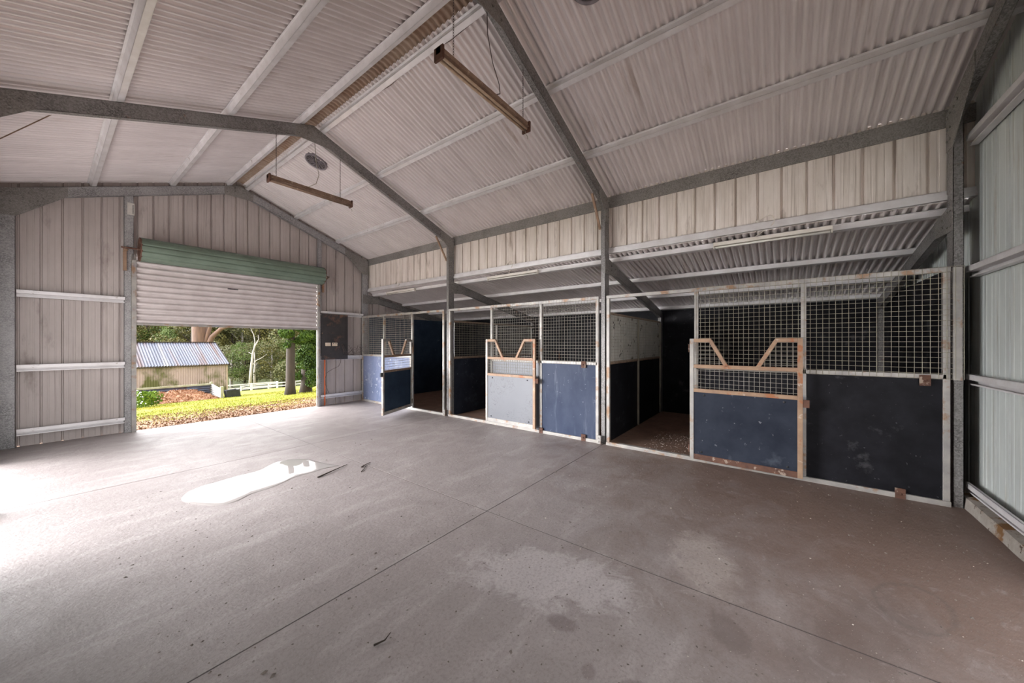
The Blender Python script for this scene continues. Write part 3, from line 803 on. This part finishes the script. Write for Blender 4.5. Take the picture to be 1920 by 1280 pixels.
# ------------------------------------------------------------------ hanging rusty fluorescent lights
def chain(p0, p1):
    mb = MB(); p0, p1 = Vector(p0), Vector(p1); L = (p1 - p0).length; n = max(2, int(L / .022)); d = (p1 - p0) / n
    for k in range(n):
        c = p0 + d * (k + .5); u = Vector((1, 0, 0)) if k % 2 else Vector((0, 1, 0))
        ring = [c + u * .006 * cos(a) + Vector((0, 0, 1)) * .015 * sin(a) for a in [2 * pi * q / 8 for q in range(8)]]
        mb.tube(ring + [ring[0]], .0018, 4, False)
    return mb
def hanging_light(y, z, label, xs, tops, cab, tubecol):
    x0, x1 = xs
    t = empty('hanging_light', ((x0 + x1) / 2, y, z), label, 'light')
    mb = MB()
    mb.bar((x0, y, z), (x1, y, z), (0, 1, 0), (0, 0, 1), [(-.028, .028, .0, .055), (-.045, -.028, .0, .004), (.028, .045, 0, .004)])
    h = part('housing', mb, M['fixture_rust'], t, .003)
    for yy in (y - .02, y + .02):
        part('tube', MB().tube([(x0 + .03, yy, z - .02), (x1 - .03, yy, z - .02)], .011, 8), tubecol, t)
    for x in (x0, x1 - .02): part('end_plate', MB().box(x, x + .02, y - .05, y + .05, z - .045, z + .06), M['rust'], t, .003)
    for x, zt in tops: part('chain', chain((x, y, z + .055), (x, y, zt)), M['dark_cable'], t)
    part('power_cable', MB().tube(cab, .0045, 6), M['dark_cable'] if tubecol == M['fixture_pale'] else M['wire'], t)
    hk = [(x1 - .04, y, z - .02), (x1 - .02, y, z - .06), (x1 + .01, y, z - .07), (x1 + .01, y, z - .10)]
    part('hook', MB().tube(hk, .003, 5), M['wire'], t)
cab = [(2.40, 2.10, 4.52), (2.42, 2.11, 4.3), (2.50, 2.12, 4.1), (2.60, 2.12, 3.95), (2.60, 2.11, 3.86), (2.52, 2.10, 3.80)]
hanging_light(2.10, 3.73, 'large rusty fluorescent light hung on chains under the second portal frame', (1.83, 3.03), ((1.99, rz(1.99) - .15), (2.96, rz(2.96) - .15)), cab, M['fixture_pale'])
cab = [(2.40, 5.47, 4.47), (2.42, 5.47, 4.2), (2.46, 5.47, 4.0), (2.42, 5.47, 3.86), (2.30, 5.47, 3.76)]
hanging_light(5.47, 3.71, 'slim rusty light hung on chains below the round roof vent near the roller door', (1.80, 2.96), ((1.90, rz(1.90) - .15), (2.78, rz(2.78) - .15)), cab, M['fixture_rust'])
# loose cable along the ridge
pts = [(2.56, 5.5 + k * .33, 4.70 - .02 * (k % 2) + .015 * sin(k * 2.1)) for k in range(10)]
thing('ridge_cable', MB().tube(pts, .004, 5), M['white_cable'], 'thin cream cable sagging along the ridge purlin towards the end wall', 'cable')
pts = [(2.55 + .015 * sin(k * 1.7), 1.0 + k * .35, 4.69 - .012 * (k % 3)) for k in range(12)]
thing('ridge_cable', MB().tube(pts, .0035, 5), M['dark_cable'], 'thin dark wire along the ridge purlin above the large hanging light', 'cable')

# round turbine vents seen from below
def vent(x, y, label):
    z = sheet_z(x); n = Vector((SL, 0, 1)).normalized()
    t = empty('roof_vent', (x, y, z), label, 'roof vent', 'round turbine vents in the right roof slope')
    c = Vector((x, y, z)) - n * .012
    part('collar', MB().lathe(c, n, [(.03, .175), (-.012, .175), (-.016, .168), (-.012, .15), (.02, .145), (.03, .145)], 40), M['vent'], t)
    part('throat', MB().lathe(c, n, [(-.005, .15), (.014, .13), (.014, .001)], 32), M['vent_dark'], t)
    fb = MB(); u = n.orthogonal().normalized(); v = n.cross(u)
    for k in range(14):
        a = 2 * pi * k / 14; d = u * cos(a) + v * sin(a); e = u * cos(a + .35) + v * sin(a + .35)
        fb.bar(c + d * .04 - n * .004, c + e * .14 - n * .006, n, d.cross(n), [(0, .02, -.006, .006)])
    part('fins', fb, M['vent'], t)
vent(2.80, 6.32, 'round dark roof vent beside the far hanging light')
vent(2.80, 1.30, 'round dark roof vent cut off at the top edge of the view')

# ------------------------------------------------------------------ power board on the end wall
t = empty('power_board', (4.28, 8.70, 1.1), 'black board with rusty smudges screwed to the end wall right of roller door', 'board')
part('board', MB().box(3.965, 4.60, 8.672, 8.69, 1.10, 2.20), M['board_smudge'], t)
for x, lb in ((4.045, 'ivory double power point on the black board, left one'), (4.205, 'ivory double power point on the black board, right one')):
    g = empty('power_point', (x + .06, 8.66, 1.45), lb, 'power point', 'power points on the black board')
    part('faceplate', MB().box(x, x + .125, 8.655, 8.6715, 1.43, 1.51), M['plastic'], g, .004)
    mb = MB()
    for q in (.03, .09): mb.box(x + q - .012, x + q + .012, 8.650, 8.656, 1.485, 1.50); mb.box(x + q - .008, x + q - .004, 8.6535, 8.656, 1.45, 1.465); mb.box(x + q + .004, x + q + .008, 8.6535, 8.656, 1.45, 1.465)
    part('switch', mb, M['ink'] if x > 4.1 else M['cream'], g)
thing('conduit', MB().tube([(4.05, 8.705, .002), (4.05, 8.705, .62), (4.05, 8.705, 1.12)], .014, 10), M['orange'], 'bright orange conduit running down from the black board to the floor', 'conduit')
pts = [(4.42, 8.66, 1.12), (4.41, 8.66, 1.02), (4.36, 8.66, .93), (4.20, 8.66, .86), (4.08, 8.66, .79), (4.04, 8.66, .66), (4.05, 8.66, .50), (4.09, 8.66, .38), (4.13, 8.665, .30)]
thing('loose_cable', MB().tube(pts, .005, 6), M['dark_cable'], 'thin dark cable curving down past the orange conduit', 'cable')
mb = MB()
for k in range(6):
    r = random.Random(k + 3); pts = [(4.42 + .01 * k, 8.655, 1.48)]
    for q in range(7): pts.append((4.50 + .52 * q / 7 + r.uniform(-.05, .05), 8.62 + r.uniform(-.03, .03), 1.30 + r.uniform(-.11, .16)))
    mb.tube(pts, .003, 5)
thing('wire_tangle', mb, M['dark_cable'], 'tangle of thin dark wire ends between the black board and the first stall', 'wires')

# ------------------------------------------------------------------ puddle, twigs, grit on the floor
def puddle():
    P = [(0.788, 4.578), (0.87, 4.76), (0.98, 4.84), (1.089, 4.846), (1.286, 4.887), (1.42, 4.88), (1.547, 4.903), (1.66, 5.00), (1.80, 5.07), (1.973, 4.98),
         (2.06, 4.80), (2.09, 4.62), (2.13, 4.44), (2.17, 4.30), (2.02, 4.34), (1.871, 4.32), (1.75, 4.33), (1.633, 4.30), (1.52, 4.24), (1.40, 4.20), (1.236, 4.185), (1.13, 4.12), (1.02, 4.10), (0.926, 4.18), (0.86, 4.30), (.80, 4.44)]
    pts = []; n = len(P)
    for i in range(n):
        p = [Vector((*P[(i + q) % n], 0)) for q in (-1, 0, 1, 2)]
        for s in range(4):
            u = s / 4
            pts.append(.5 * ((2 * p[1]) + (-p[0] + p[2]) * u + (2 * p[0] - 5 * p[1] + 4 * p[2] - p[3]) * u * u + (-p[0] + 3 * p[1] - 3 * p[2] + p[3]) * u ** 3))
    c = sum(pts, Vector()) / len(pts); k = len(pts); vs = [(c.x, c.y, .004)]; fs = []
    for q, z in ((.5, .004), (.93, .004), (.985, .0028), (1.0, .0003)):
        vs += [tuple(c + (p - c) * q + Vector((0, 0, z))) for p in pts]
    for i in range(k):
        j = (i + 1) % k; fs.append((0, 1 + i, 1 + j))
        for r in range(3): fs.append((1 + r * k + i, 1 + (r + 1) * k + i, 1 + (r + 1) * k + j, 1 + r * k + j))
    o = thing('puddle', MB().add(vs, fs, True), M['water'], 'long shallow puddle of rainwater reflecting the bright sky on the concrete', 'puddle')
puddle()
def twig(pts, r, label):
    return thing('twig', MB().tube(pts, r, 6, True, [r * (1 - .6 * i / (len(pts) - 1)) for i in range(len(pts))]), M['bark_dark'], label, 'twig')
twig([(1.83, 4.10, .006), (1.98, 4.14, .012), (2.10, 4.19, .010), (2.24, 4.24, .008)], .008, 'longest dark twig lying at the right tip of the puddle')
twig([(2.30, 4.02, .006), (2.37, 4.05, .01), (2.46, 4.09, .007)], .007, 'short dark twig right of the puddle tip')
twig([(2.22, 3.88, .005), (2.30, 3.95, .008), (2.36, 4.02, .005)], .005, 'thin dark twig just in front of the short twig by the puddle')
twig([(.98, 1.60, .006), (1.03, 1.58, .009), (1.075, 1.60, .008)], .005, 'small curved twig on the bare concrete near the bottom of view')
def scatter(name, n, m, label, smin, smax, area, seed):
    r = random.Random(seed); mb = MB()
    for _ in range(n):
        x = r.uniform(area[0], area[1]); y = r.uniform(area[2], area[3])
        if x - .42 * y < -1.6: continue
        s = r.uniform(smin, smax) * (1 if r.random() < .93 else 2); a = r.uniform(0, pi); h = s * r.uniform(.3, .7); e = r.uniform(.35, 1)
        ca, sa = cos(a), sin(a)
        q = [(x + (u * ca - v * e * sa) * s, y + (u * sa + v * e * ca) * s) for u, v in ((-1, -.2), (-.2, -1), (1, -.1), (.3, 1))]
        mb.add([(*p, .0002) for p in q] + [(x + s * .1, y, h)], [(0, 1, 4), (1, 2, 4), (2, 3, 4), (3, 0, 4)])
    thing(name, mb, m, label, name.replace('_', ' '), None, 0, 'stuff')
scatter('dark_grit', 2200, M['grit'], 'dark crumbs of dirt and bark scattered over the concrete', .003, .008, (.3, 4.95, -1.3, 5.2), 3)
scatter('pale_grit', 420, M['grit_pale'], 'pale chips and straw flecks scattered over the concrete', .0015, .004, (1.2, 4.95, -1.3, 2.4), 5)
scatter('stall_gravel', 900, M['grit_pale'], 'light gravel scattered in the doorway of the near stall', .003, .009, (5.1, 6.3, -.4, 1.6), 9)

# ------------------------------------------------------------------ outdoors
def gz(x, y):
    t = max(0.0, y - 8.85)
    z = -.045 - .07 * t - .0008 * min(t, 45) ** 2
    if y > 54: z = gz(x, 54) + (y - 54) * .16
    return z
def ground_mesh(x0, x1, y0, y1, nx, ny, amp=.03):
    vs = []; fs = []
    for j in range(ny + 1):
        for i in range(nx + 1):
            x = x0 + (x1 - x0) * i / nx; y = y0 + (y1 - y0) * (j / ny) ** 1.5
            vs.append((x, y, gz(x, y) + amp * mnoise.noise(Vector((x * .5, y * .5, 0))) * min(1, max(0, y - 9))))
    for j in range(ny):
        for i in range(nx): a = j * (nx + 1) + i; fs.append((a, a + 1, a + nx + 2, a + nx + 1))
    return MB().add(vs, fs, True)
struct('ground', ground_mesh(-25, 60, YE, 54, 90, 70), M['lawn'])
struct('ground_side_bounce', MB().add([(-60, -20, -.12), (XL - .06, -20, -.12), (XL - .06, YE, -.12), (-60, YE, -.12)], [(0, 1, 2, 3)]), M['bounce_apron'])  # out of view, made pale to throw light into the building
struct('ground_near', MB().add([(XL - .06, YN - .06, -.12), (XL - .06, -20, -.12), (30, -20, -.12), (30, YN - .06, -.12)], [(0, 1, 2, 3)]), M['dirt'])
struct('hill', ground_mesh(-30, 90, 53.9, 110, 30, 10, .3), M['forest_floor'])

def blades(n, area, h, m, name, label, seed, f=None):
    r = random.Random(seed); mb = MB()
    for _ in range(n):
        x = r.uniform(area[0], area[1]); y = area[2] + (area[3] - area[2]) * r.random() ** 1.3
        if f and not f(x, y, r): continue
        z = gz(x, y); a = r.uniform(0, 2 * pi); w = r.uniform(.004, .010); hh = h * r.uniform(.5, 1.4); b = r.uniform(.2, .9) * hh
        dx, dy = cos(a), sin(a)
        mb.add([(x - dy * w, y + dx * w, z), (x + dy * w, y - dx * w, z), (x + dx * b, y + dy * b, z + hh)], [(0, 1, 2)])
    thing(name, mb, m, label, name.replace('_', ' '), None, 0, 'stuff')
blades(42000, (-.5, 9, 9.5, 20), .035, M['blade'], 'grass', 'yellow-green lawn grass growing beyond the roller door', 4,
       lambda x, y, r: mnoise.noise(Vector((x * 1.1, y * 1.3, 3))) + (y - 11.6) * .35 > r.uniform(-.4, .4))
r4 = random.Random(21); mb = MB()
for _ in range(13000):
    x = r4.uniform(.2, 6.5); y = 8.86 + r4.random() ** 1.4 * 3.6
    mb.leaf((x, y, gz(x, y) + r4.uniform(.004, .025)), r4.uniform(.02, .06), r4)
thing('leaf_litter', mb, M['dry'], 'brown bark and leaf litter along the outer edge of the slab', 'leaf litter', None, 0, 'stuff')

# tin shed
def shed():
    x0, x1, y0, y1 = 0.0, 8.70, 34.9, 42.5; zb = -2.55; ze = -.11; zr = 1.52; ym = 38.7
    t = empty('shed', (4.35, 38, zb), 'old corrugated tin shed with blue-grey roof and mossy wall across the lawn', 'shed')
    def wavy(fn, n, u0, u1, pitch):
        vs = []; fs = []; k = int((u1 - u0) / pitch * 6)
        for j in range(k + 1):
            u = u0 + (u1 - u0) * j / k; h = .030 * cos(2 * pi * j / 6)
            vs += fn(u, h)
        for j in range(k): fs.append((2 * j, 2 * j + 2, 2 * j + 3, 2 * j + 1))
        return MB().add(vs, fs)
    part('front_wall', wavy(lambda u, h: [(u, y0 + h, zb), (u, y0 + h, ze)], 0, x0, x1, .13), M['shed_wall'], t)
    part('rear_wall', wavy(lambda u, h: [(u, y1 + h, zb - .4), (u, y1 + h, ze)], 0, x0, x1, .13), M['shed_wall'], t)
    for x in (x0, x1):
        part('gable_wall', wavy(lambda u, h: [(x + h, u, zb - .3), (x + h, u, zr - (zr - ze) * abs(u - ym) / (ym - y0))], 0, y0, y1, .13), M['shed_wall'], t)
    s = (zr - ze) / (ym - y0)
    part('roof', wavy(lambda u, h: [(u, y0 - .15, ze - .15 * s + .04 + h), (u, ym, zr + .04 + h)], 0, x0 - .1, x1 + .12, .15), M['shed_roof'], t)
    part('roof', wavy(lambda u, h: [(u, ym, zr + .04 + h), (u, y1 + .15, ze - .15 * s + .04 + h)], 0, x0 - .1, x1 + .12, .15), M['shed_roof'], t)
    part('ridge_cap', MB().bar((x0 - .12, ym, zr + .06), (x1 + .14, ym, zr + .06), (0, 1, 0), (0, 0, 1), [(-.12, .12, -.02, .03)]), M['bark_dark'], t)
    b = Vector((x1 + .13, y0 - .15, ze - .15 * s + .03)); e = Vector((x1 + .13, ym, zr + .05)); e2 = Vector((x1 + .13, y1 + .15, ze - .15 * s + .03))
    part('barge_board', MB().bar(b, e, (1, 0, 0), (0, 0, 1), [(-.02, .02, -.16, .03)]).bar(e, e2, (1, 0, 0), (0, 0, 1), [(-.02, .02, -.16, .03)]), M['bark_dark'], t)
    part('corner_flashing', MB().box(x1 - .05, x1 + .03, y0 - .03, y0 + .03, zb, ze), M['timber'], t)
    part('gutter', MB().bar((x0, y0 - .14, ze - .10), (x1 + .1, y0 - .14, ze - .10), (0, 1, 0), (0, 0, 1), [(-.03, .03, -.03, .02)]), M['bark_dark'], t)
shed()

# mulch bay: corrugated walls, posts and the heap
def wall_corr(p0, p1, z0, z1, pitch=.09):
    p0, p1 = Vector(p0), Vector(p1); d = (p1 - p0).normalized(); nn = Vector((-d.y, d.x, 0)); vs = []; fs = []
    k = int((z1 - z0) / pitch * 6)
    for j in range(k + 1):
        z = z0 + (z1 - z0) * j / k; h = .014 * cos(2 * pi * j / 6)
        vs += [tuple(Vector((p0.x, p0.y, z)) + nn * h), tuple(Vector((p1.x, p1.y, z)) + nn * h)]
    for j in range(k): fs.append((2 * j, 2 * j + 1, 2 * j + 3, 2 * j + 2))
    return MB().add(vs, fs, True)
gb = gz(3, 21.5)
t = empty('mulch_bay', (3.5, 20, gb), 'low corrugated iron compost bay with timber posts in front of the shed', 'compost bay')
part('back_wall', wall_corr((2.3, 21.5, 0), (4.75, 21.5, 0), gb - .05, gb + .62), M['shed_roof'], t)
part('side_wall', wall_corr((4.75, 21.5, 0), (4.45, 18.6, 0), gb - .1, gb + .66), M['galv_mid'], t)
part('side_wall', wall_corr((2.3, 21.5, 0), (2.35, 18.8, 0), gb - .1, gb + .60), M['galv_mid'], t)
part('post', MB().box(4.40, 4.50, 18.52, 18.62, gb - .1, gb + .74), M['post'], t)
part('post', MB().box(4.72, 4.81, 21.5, 21.6, gb - .1, gb + .72), M['post'], t)
part('post', MB().box(2.32, 2.42, 18.72, 18.82, gb - .1, gb + .55), M['rail_pale'], t)
part('capping_board', MB().box(2.25, 4.8, 21.44, 21.5, gb + .58, gb + .66), M['post'], t)
vs = []; fs = []; k = 26
for j in range(k + 1):
    for i in range(k + 1):
        x = 2.42 + 2.0 * i / k; y = 18.35 + 3.05 * j / k
        e = max(0, 1 - ((x - 3.42) / 1.02) ** 4) * max(0, min(1, (y - 18.35) / 1.1))
        h = e * (.38 + .16 * mnoise.noise(Vector((x * 1.4, y * 1.2, 5))) + .05 * mnoise.noise(Vector((x * 7, y * 7, 1))))
        vs.append((x, y, gz(x, y) - .03 + h))
for j in range(k):
    for i in range(k): a = j * (k + 1) + i; fs.append((a, a + 1, a + k + 2, a + k + 1))
mb = MB().add(vs, fs)
rr = random.Random(8)
for _ in range(5000):
    v = vs[rr.randrange(len(vs))]; mb.leaf((v[0] + rr.uniform(-.05, .05), v[1] + rr.uniform(-.06, .06), v[2] + rr.uniform(0, .03)), rr.uniform(.04, .10), rr)
thing('mulch_heap', mb, M['mulch_chip'], 'heap of reddish wood chip mulch in the corrugated bay', 'mulch', None, 0, 'stuff')
zt = gz(4.85, 18.6)
mb = MB().add([(4.60, 18.45, zt), (5.08, 18.45, zt), (5.08, 18.8, zt), (4.60, 18.8, zt), (4.57, 18.4, zt + .30), (5.02, 18.4, zt + .34), (5.02, 18.85, zt + .34), (4.57, 18.85, zt + .30), (4.62, 18.45, zt + .28), (4.98, 18.45, zt + .32), (4.98, 18.8, zt + .32), (4.62, 18.8, zt + .28), (4.66, 18.5, zt + .05), (5.0, 18.5, zt + .05), (5.0, 18.75, zt + .05), (4.66, 18.75, zt + .05)],
              [(3, 2, 1, 0), (0, 1, 5, 4), (1, 2, 6, 5), (2, 3, 7, 6), (3, 0, 4, 7), (4, 5, 9, 8), (5, 6, 10, 9), (6, 7, 11, 10), (7, 4, 8, 11), (8, 9, 13, 12), (9, 10, 14, 13), (10, 11, 15, 14), (11, 8, 12, 15), (12, 13, 14, 15)])
thing('feed_tub', mb, M['bin'], 'black rubber tub standing on the lawn beside the mulch bay post', 'tub')

# foliage
def puffs(mb, blobs, n, size, r):
    tot = sum(b[3] ** 2 for b in blobs)
    for (x, y, z, R) in blobs:
        for _ in range(int(n * R * R / tot)):
            d = Vector((r.gauss(0, 1), r.gauss(0, 1), r.gauss(0, 1))).normalized() * R * (r.uniform(.45, 1.0) ** .5)
            mb.leaf((x + d.x, y + d.y, z + d.z * .75), size, r)
    return mb
def crown_blobs(r, H, W, n):
    return [(r.gauss(0, W * .45), r.gauss(0, W * .45), H * r.uniform(.28, 1.0), W * r.uniform(.30, .52)) for _ in range(n)]
kinds = []
for kd, (mname, H, W, lf) in enumerate((('leaf_olive', 8.5, 3.0, .30), ('leaf_grey', 7.0, 2.8, .26), ('leaf_green', 7.5, 2.6, .26), ('leaf_olive', 6.5, 2.8, .24))):
    r = random.Random(40 + kd)
    cr = MB(); puffs(cr, crown_blobs(r, H, W, 17), 4200, lf, r)
    tr = MB().tube([(0, 0, -1.5), (.1, .05, H * .35), (-.1, .1, H * .8)], .2, 7, True, [.24, .17, .05])
    for q in range(5):
        a = r.uniform(0, 6.28); tr.tube([(0, .05, H * (.2 + .1 * q)), (cos(a) * W * .5, sin(a) * W * .5, H * (.4 + .1 * q))], .06, 5, True, [.07, .02])
    kinds.append((cr, tr, M[mname]))
me_cache = {}
TL = {0: 'olive gum tree in the forest backdrop beyond the paddock fence', 1: 'grey-green rounded tree in the forest backdrop beyond the paddock fence',
      2: 'bright green tree in the forest backdrop beyond the paddock fence', 3: 'short olive bushy tree in the forest backdrop beyond the paddock fence'}
protos = {}
def forest_tree(kd, x, y, s, rot):
    if kd not in protos:
        cr, tr, lm = kinds[kd]
        t = empty('forest_tree', (0, 0, 0), TL[kd], 'tree', 'trees of the forest backdrop')
        part('crown', cr, lm, t, 0, None, False); part('trunk', tr, M['bark_white'] if kd == 1 else M['bark_dark'], t, 0, None, False)
        protos[kd] = t
    else:
        src = protos[kd]; t = src.copy(); COL.objects.link(t)
        for ch in src.children:
            if ch.name in me_cache or ch.parent == src:
                c = ch.copy(); COL.objects.link(c); c.parent = t
    t.location = (x, y, gz(x, y) - .2); t.rotation_euler = (0, 0, rot); t.scale = (s, s, s)
    t['label'] = TL[kd]
r = random.Random(77)
F = Vector((sin(YAW), cos(YAW))); Rr = Vector((cos(YAW), -sin(YAW)))
def at(px, d):
    p = F * d + Rr * ((px - 960) / 662.5 * d); return p.x, p.y
spots = []
for row, (d, step, kmix) in enumerate(((47, 24, (0, 1, 3, 2)), (54, 26, (0, 0, 1, 2)), (62, 28, (0, 2, 0, 1)), (73, 34, (0, 0, 1, 0)))):
    px = 215 + row * 9
    while px < 650:
        if not (row == 0 and px < 430): spots.append((px + r.uniform(-6, 6), d + r.uniform(-2, 2), kmix[r.randrange(4)], r.uniform(.8, 1.15) * (1 + .10 * row)))
        px += step
for (px, d, kd, s) in spots:
    x, y = at(px, d)
    if 445 < px < 500 and d < 50: kd = 2 if px < 475 else 1
    forest_tree(kd, x, y, s, r.uniform(0, 6.28))

# big gum behind the shed
def big_gum():
    x, y = at(374, 42); z = gz(x, y)
    t = empty('gum_tree', (x, y, z), 'huge pink-brown gum tree trunk forking behind the tin shed roof', 'tree')
    L = lambda p: (x + p[0], y + p[1], z + p[2])
    part('trunk', MB().tube([L(p) for p in ((0, 0, -.5), (0, 0, 2), (.05, 0, 5), (0, 0, 8), (-.2, .3, 12))], 1, 16, True, [1.0, .82, .76, .72, .45]), M['bark'], t)
    ux, uy = Rr.x, Rr.y
    part('limb', MB().tube([L(p) for p in ((ux * .5, uy * .5, 4.6), (ux * .95, uy * .95, 5.6), (ux * 1.5, uy * 1.5, 6.9), (ux * 2.6, uy * 2.6, 7.9), (ux * 4.4, uy * 4.4, 8.5))], .3, 10, True, [.34, .30, .27, .22, .10]), M['bark'], t)
    part('limb', MB().tube([L(p) for p in ((ux * .5, uy * .5, 5.2), (ux * .8, uy * .8, 6.5), (ux * 1.4, uy * 1.4, 8.6), (ux * 1.6, uy * 1.6, 11))], .2, 10, True, [.26, .22, .18, .08]), M['bark'], t)
    r = random.Random(5); cb = MB()
    puffs(cb, [(x + r.uniform(-4, 4), y + r.uniform(-3, 3), z + r.uniform(10.2, 12.6), r.uniform(1.0, 1.7)) for _ in range(13)], 4500, .26, r)
    part('crown', cb, M['leaf_olive'], t)
big_gum()
def dead_tree(px, d, hs, label, br):
    x, y = at(px, d); z = gz(x, y)
    t = empty('dead_tree', (x, y, z), label, 'tree')
    k = d / 662.5
    pt = lambda q, yy: (x + Rr.x * (q - px) * k, y + Rr.y * (q - px) * k, 1.5 - (yy - 643) * k)
    part('trunk', MB().tube([pt(*p) for p in hs], .1, 8, True, [.17 - .11 * i / (len(hs) - 1) for i in range(len(hs))]), M['bark_white'], t)
    for b in br: part('branch', MB().tube([pt(*p) for p in b], .04, 6, True, [.055 - .04 * i / (len(b) - 1) for i in range(len(b))]), M['bark_white'], t)
dead_tree(469, 42, ((469, 722), (470, 700), (472, 680), (474, 662), (478, 648), (483, 640)), 'pale dead tree with bare white branches in front of the forest',
          (((472, 686), (480, 676), (490, 671), (500, 664)), ((474, 664), (466, 660)), ((476, 654), (478, 640), (476, 628), (471, 618), (468, 605)), ((480, 644), (485, 636), (484, 628))))
dead_tree(478, 44, ((478, 722), (477, 700), (478, 680), (477, 660)), 'second thin pale dead trunk just right of the white one', (((477, 690), (482, 680)),))

# ivy-clad trees right of the opening
def ivy_tree(px, d, rad, label, blobs, n, leaf, lean):
    x, y = at(px, d); z = gz(x, y); k = d / 662.5
    t = empty('ivy_tree', (x, y, z), label, 'tree')
    pts = [(x, y, z - .1), (x + lean * .1, y, z + .4), (x + lean * .2, y, z + 2), (x + lean * .4, y, z + 4.2)]
    part('trunk', MB().tube(pts, rad, 12, True, [rad * 1.35, rad, rad * .9, rad * .6]), M['bark_dark'], t)
    r = random.Random(int(px)); mb = MB()
    bl = [(x + Rr.x * (q - px) * k + r.uniform(-.25, .25), y + Rr.y * (q - px) * k + r.uniform(-.25, .25), 1.5 - (yy - 643) * k, R) for (q, yy, R) in blobs]
    puffs(mb, bl, n, leaf, r)
    part('foliage', mb, M['ivy'], t)
ivy_tree(544, 14.0, .165, 'straight dark tree trunk with leafy ivy crown on the lawn',
         [(538, 640, .17), (546, 647, .18), (554, 638, .22), (562, 630, .25), (536, 622, .22), (548, 625, .28), (558, 612, .3), (540, 606, .28), (552, 596, .3), (566, 598, .3), (545, 580, .35), (560, 570, .35)], 13000, .085, .1)
ivy_tree(573, 15.0, .2, 'tree smothered in dark green ivy at the right edge of the opening',
         [(574 + 5 * sin(k * 2.3), 722 - k * 8.5, .20 + .012 * k) for k in range(14)] + [(566 + 4 * cos(k * 1.9), 700 - k * 13, .20) for k in range(6)]
         + [(584, 716 - k * 16, .28) for k in range(7)] + [(598, 700 - k * 22, .35) for k in range(5)], 24000, .085, .25)

# shrub by the left jamb, far sapling
x, y = 2.02, 17.4
r = random.Random(2); mb = MB(); puffs(mb, [(x + r.uniform(-.35, .3), y + r.uniform(-.3, .3), gz(x, y) + r.uniform(.15, .5), .24) for _ in range(7)], 1800, .09, r)
thing('garden_shrub', mb, M['fern'], 'small bright green shrub by the left jamb beside the mulch bay', 'shrub')

# white rail fences
def fence(pts, label, h=.85):
    a = [at(*p) for p in pts]; x, y = a[0]
    t = empty('paddock_fence', (x, y, gz(x, y)), label, 'fence')
    for (p, q) in zip(a[:-1], a[1:]):
        p, q = Vector(p), Vector(q); L = (q - p).length; n = max(1, int(L / 2.3)); d = (q - p) / n
        for i in range(n + 1):
            c = p + d * i; z = gz(c.x, c.y)
            part('fence_post', MB().box(c.x - .07, c.x + .07, c.y - .07, c.y + .07, z - .1, z + h), M['white_paint'], t)
        u = Vector((-d.y, d.x, 0)).normalized()
        for hh in (.78, .42):
            mb = MB()
            for i in range(n):
                c0 = p + d * i; c1 = p + d * (i + 1)
                mb.bar((c0.x, c0.y, gz(*c0) + hh), (c1.x, c1.y, gz(*c1) + hh), u, (0, 0, 1), [(-.02, .02, -.055, .055)])
            part('fence_rail', mb, M['white_paint'], t)
fence(((418, 36), (520, 40)), 'white rail paddock fence nearer the shed corner')
fence(((452, 42), (600, 45)), 'white rail paddock fence running behind the dark tree trunk')
